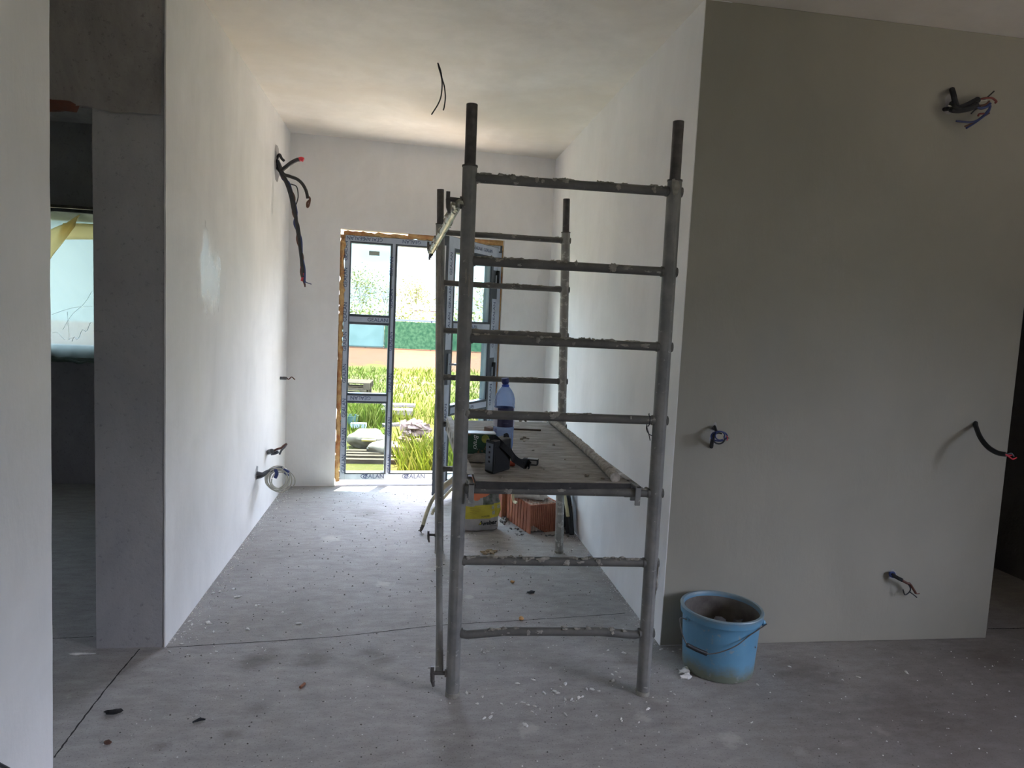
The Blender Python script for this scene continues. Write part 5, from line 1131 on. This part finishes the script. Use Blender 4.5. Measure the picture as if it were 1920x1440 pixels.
b = MB(); b.add([(hc_.x-1.1, 57.8, 1.9), (hc_.x+1.4, 57.8, 1.9), (hc_.x+1.4, 62.2, 1.9), (hc_.x-1.1, 62.2, 1.9), (hc_.x-1.1, 60, 2.5), (hc_.x+1.4, 60, 2.5)], [(0, 1, 5, 4), (3, 4, 5, 2), (0, 4, 3), (1, 2, 5), (0, 3, 2, 1)]); b.build('roof', simple('pale_roof', (170, 166, 180), 0.8), ho)
# pallets
M['wood'] = simple('sunbleached_wood', (78, 68, 56), 0.85, 0, (60, 52, 42), 6, stretch=(1, 8, 1))
def pallet(c, z, ang, label):
    ca, sa = math.cos(ang), math.sin(ang); f = lambda x, y, q: Vector((c.x+x*ca-y*sa, c.y+x*sa+y*ca, z+q))
    e = tag(empty('wooden_pallet', (c.x, c.y, z)), label, 'pallet')
    for k in range(6): MB().box(-.6, -.4+k*.145, .122, .6, -.4+k*.145+.10, .144, 0, f).build('deck_board', M['wood'], e)
    for k in range(3):
        MB().box(-.6, -.4+k*.35, 0, .6, -.3+k*.35, .022, 0, f).build('bottom_board', M['wood'], e)
        for j in range(3): MB().box(-.6+j*.53, -.4+k*.35, .022, -.46+j*.53, -.3+k*.35, .122, 0, f).build('block', M['wood'], e)
pc = PG(640, 738); pallet(pc, GZ, -.1, 'lower wooden pallet of the stack of two in the yard'); pallet(pc+Vector((.05, .05, 0)), GZ+.145, -.04, 'upper wooden pallet of the stack of two in the yard')
# white boards
M['board'] = simple('white_board', (110, 106, 104), 0.7, 0, (94, 90, 86), 4)
def board(px, L_, w_, ang, z, label, mat_=None, t=.04):
    c = PG(*px); ca, sa = math.cos(ang), math.sin(ang); f = lambda x, y, q: Vector((c.x+x*ca-y*sa, c.y+x*sa+y*ca, GZ+z+q))
    o = MB().box(-L_/2, -w_/2, 0, L_/2, w_/2, t, 0, f).build('white_board' if mat_ is None else 'timber_plank', mat_ or M['board'], loc=Vector((c.x, c.y, GZ+z))); tag(o, label, 'board')
board((745, 778), .62, .26, .05, .16, 'topmost white board of the pile in the grass'); board((742, 784), .58, .3, -.05, .08, 'middle white board of the pile in the grass', None, .08); board((742, 798), .5, .16, .5, 0, 'white board slanting out from under the pile in the grass')
M['plank'] = simple('grey_plank', (70, 62, 52), 0.9, 0, (52, 46, 38), 9, stretch=(1, 9, 1))
for k, (y, lb) in enumerate(((868, 'nearest of the four grey planks lying outside the door'), (861, 'second nearest of the four grey planks outside the door'), (856, 'third of the four grey planks outside the door'), (851, 'farthest of the four grey planks outside the door, by the sacks'))):
    board((690+4*k, y), 1.0, .09, .01*k, 0, lb, M['plank'], .05)
# sacks, rubble, buckets
def sack(px, sx_, sy_, sz_, ang, label, mat_, z=0):
    c = PG(*px); o = MB()
    o.blob((0, 0, sz_*.8), sx_, sy_, sz_, 22, 14, .16); ca, sa = math.cos(ang), math.sin(ang)
    o.v = [(c.x+x*ca-y*sa, c.y+x*sa+y*ca, GZ+z+max(0, q)) for x, y, q in o.v]; s_ = o.build('cement_sack', mat_, smooth=True, loc=Vector((c.x, c.y, GZ))); tag(s_, label, 'sack'); return s_
M['sack'] = simple('pale_sack', (104, 98, 88), 0.8, 0, (82, 76, 66), 5, .6)
s_ = sack((688, 838), .26, .22, .13, .1, 'larger pale cement sack lying in the grass', M['sack']); sack((722, 852), .24, .16, .10, -.3, 'smaller cement sack slumped against the larger one', M['sack'])
b = MB(); q = PG(692, 846); b.box(q.x-.10, q.y-.02, GZ+.13, q.x+.08, q.y+.06, GZ+.15); b.build('yellow_stripe', simple('sack_yellow', (104, 92, 24), 0.6), s_)
rb2 = random.Random(8)
b = MB(); q = PG(776, 822)
for k in range(24): s = rb2.uniform(.08, .12); b.blob(q+Vector((rb2.uniform(-.17, .17), rb2.uniform(-.1, .1), .06+rb2.uniform(0, .13))), s, s, s*.8, 8, 6, .5)
tag(b.build('dried_mortar_heap', M['soil_clod'], loc=q), 'heap of grey dried mortar lumps in the grass', 'rubble')
b = MB(); q = PG(798, 836)
for k in range(12): s = rb2.uniform(.05, .10); b.blob(q+Vector((rb2.gauss(0, .2), rb2.gauss(0, .08), .04+rb2.uniform(0, .06))), s, s*.8, s*.6, 8, 6, .5)
tag(b.build('pink_debris_heap', simple('pinkish_debris', (82, 70, 62), 0.9, 0, (66, 56, 50), 8), loc=q), 'pinkish debris heap in front of the mortar lumps', 'rubble')
def tub(px, r, h, mat_, label, nm):
    c = PG(*px); tag(MB().lathe([(r*.8, 0), (r*.82, .01), (r, h), (r*1.04, h), (r*.96, h), (r*.78, .02), (.001, .02)], c, 24).build(nm, mat_, smooth=True, loc=c), label, 'bucket')
tub((796, 854), .16, .12, simple('turquoise_plastic', (36, 76, 82), 0.5), 'shallow turquoise tub in the weeds outside the opening', 'plastic_tub')
tub((655, 802), .14, .20, simple('pale_turquoise_plastic', (50, 78, 74), 0.5), 'pale turquoise bucket in the weeds at the left pane', 'paint_bucket')
tag(MB().box(-.12, -.06, 0, .12, .06, .08, 0, lambda x, y, z: PG(672, 806)+Vector((x, y, z+.03))).build('grey_slab', simple('grey_block', (140, 146, 158), 0.8), bevel=.01, loc=PG(672, 806)), 'small grey block in front of the pale bucket', 'block')
# grass, uncountable
b = MB(); rg = random.Random(21)
def blade(p, h, wd, lean, mi):
    a = rg.uniform(0, 6.28); s = Vector((math.cos(a), math.sin(a), 0))*wd; l_ = Vector((rg.uniform(-1, 1), rg.uniform(-1, 1), 0))*lean
    b.add([p-s, p+s, p+l_*.4+s*.7+Vector((0, 0, h*.55)), p+l_*.4-s*.7+Vector((0, 0, h*.55)), p+l_+Vector((0, 0, h))], [(0, 1, 2, 3), (3, 2, 4)], mi)
for k in range(15000):
    Y = 6.8+16*(rg.random()**1.5); X = (Y*-0.075)+rg.uniform(-.22, .26)*Y; nn = noise.noise(Vector((X*.9, Y*.6, 0)))
    if nn < -0.12 and Y < 13: continue
    if any((X-q.x)**2+((Y-q.y)*.8)**2 < r*r for q, r in ((PG(742, 785), .33), (PG(700, 840), .42), (PG(776, 822), .26), (PG(690, 860), .30), (PG(640, 738), .85), (PG(672, 804), .22), (PG(795, 842), .28))): continue
    hh = rg.uniform(.06, .22)*(1.5 if nn > .2 else 1)*(.7 if Y > 14 else 1); blade(Vector((X, Y, GZ)), hh, rg.uniform(.004, .009)*(1+Y*.05), hh*.7, int(rg.random() < .4))
for k in range(2200):       # tall weeds near the threshold and at the left pane
    if k % 3: X, Y = rg.gauss(PG(800, 885).x+.05, .22), rg.uniform(7.5, 8.6)
    else: X, Y = rg.gauss(PG(675, 800).x, .35), rg.gauss(PG(675, 800).y+.4, .35)
    if k % 3 and X < -.10: X += .4
    hh = rg.uniform(.12, .40); blade(Vector((X, Y, GZ)), hh, rg.uniform(.006, .016), hh*.5, int(rg.random() < .5))
tag(b.build('grass', [simple('grass_green', (66, 80, 22), 0.8, 0, (78, 90, 26), 3), simple('grass_yellow_green', (96, 98, 44), 0.8, 0, (86, 90, 38), 3)]), 'sunlit yellow green grass and weeds outside the door', 'grass', kind='stuff')
def weed(px, h, label, r=.10):
    c = PG(*px); b = MB(); rw = random.Random(int(px[0]))
    for k in range(11):
        a = rw.uniform(0, 6.28); t = rw.uniform(.3, .95); d = Vector((math.cos(a), math.sin(a), 0)); p = c+Vector((0, 0, h*t*.4)); q = p+d*r*rw.uniform(.6, 1.3)+Vector((0, 0, h*.5*rw.uniform(.5, 1.2))); s = d.cross(Vector((0, 0, 1)))*rw.uniform(.02, .035)
        mid = p.lerp(q, .55)+Vector((0, 0, .03)); b.add([p, mid-s, q, mid+s], [(0, 1, 2, 3)])
    b.tube([c, c+Vector((0, 0, h*.8))], .006, 5); tag(b.build('broadleaf_weed', M['weed'], loc=c), label, 'plant')
M['weed'] = simple('bright_leaf', (66, 84, 12), 0.7, 0, (58, 76, 12), 4)
weed((783, 884), .36, 'bright broadleaf weed just outside the door opening, right'); weed((752, 886), .26, 'lower broadleaf weed outside the door beside the mullion'); weed((768, 868), .3, 'broadleaf weed behind the two at the threshold'); weed((705, 790), .42, 'tall broadleaf weed behind the left lower pane'); weed((806, 880), .34, 'broadleaf weed by the far scaffold post line of sight')

for k in bpy.data.materials:      # dry matt outdoor surfaces have no gloss
    if k.name.split('.')[0] in ('yard_soil_and_grass', 'grass_green', 'grass_yellow_green', 'bright_leaf', 'spring_leaves', 'pale_bark', 'green_artificial_hedge', 'pale_green_mesh', 'sunbleached_wood', 'white_board', 'grey_plank', 'pale_sack', 'grey_clod', 'pinkish_debris', 'white_render', 'bounce_slab', 'side_bounce_paving'):
        for q in k.node_tree.nodes:
            if q.type == 'BSDF_PRINCIPLED': q.inputs['Specular IOR Level'].default_value = 0.02
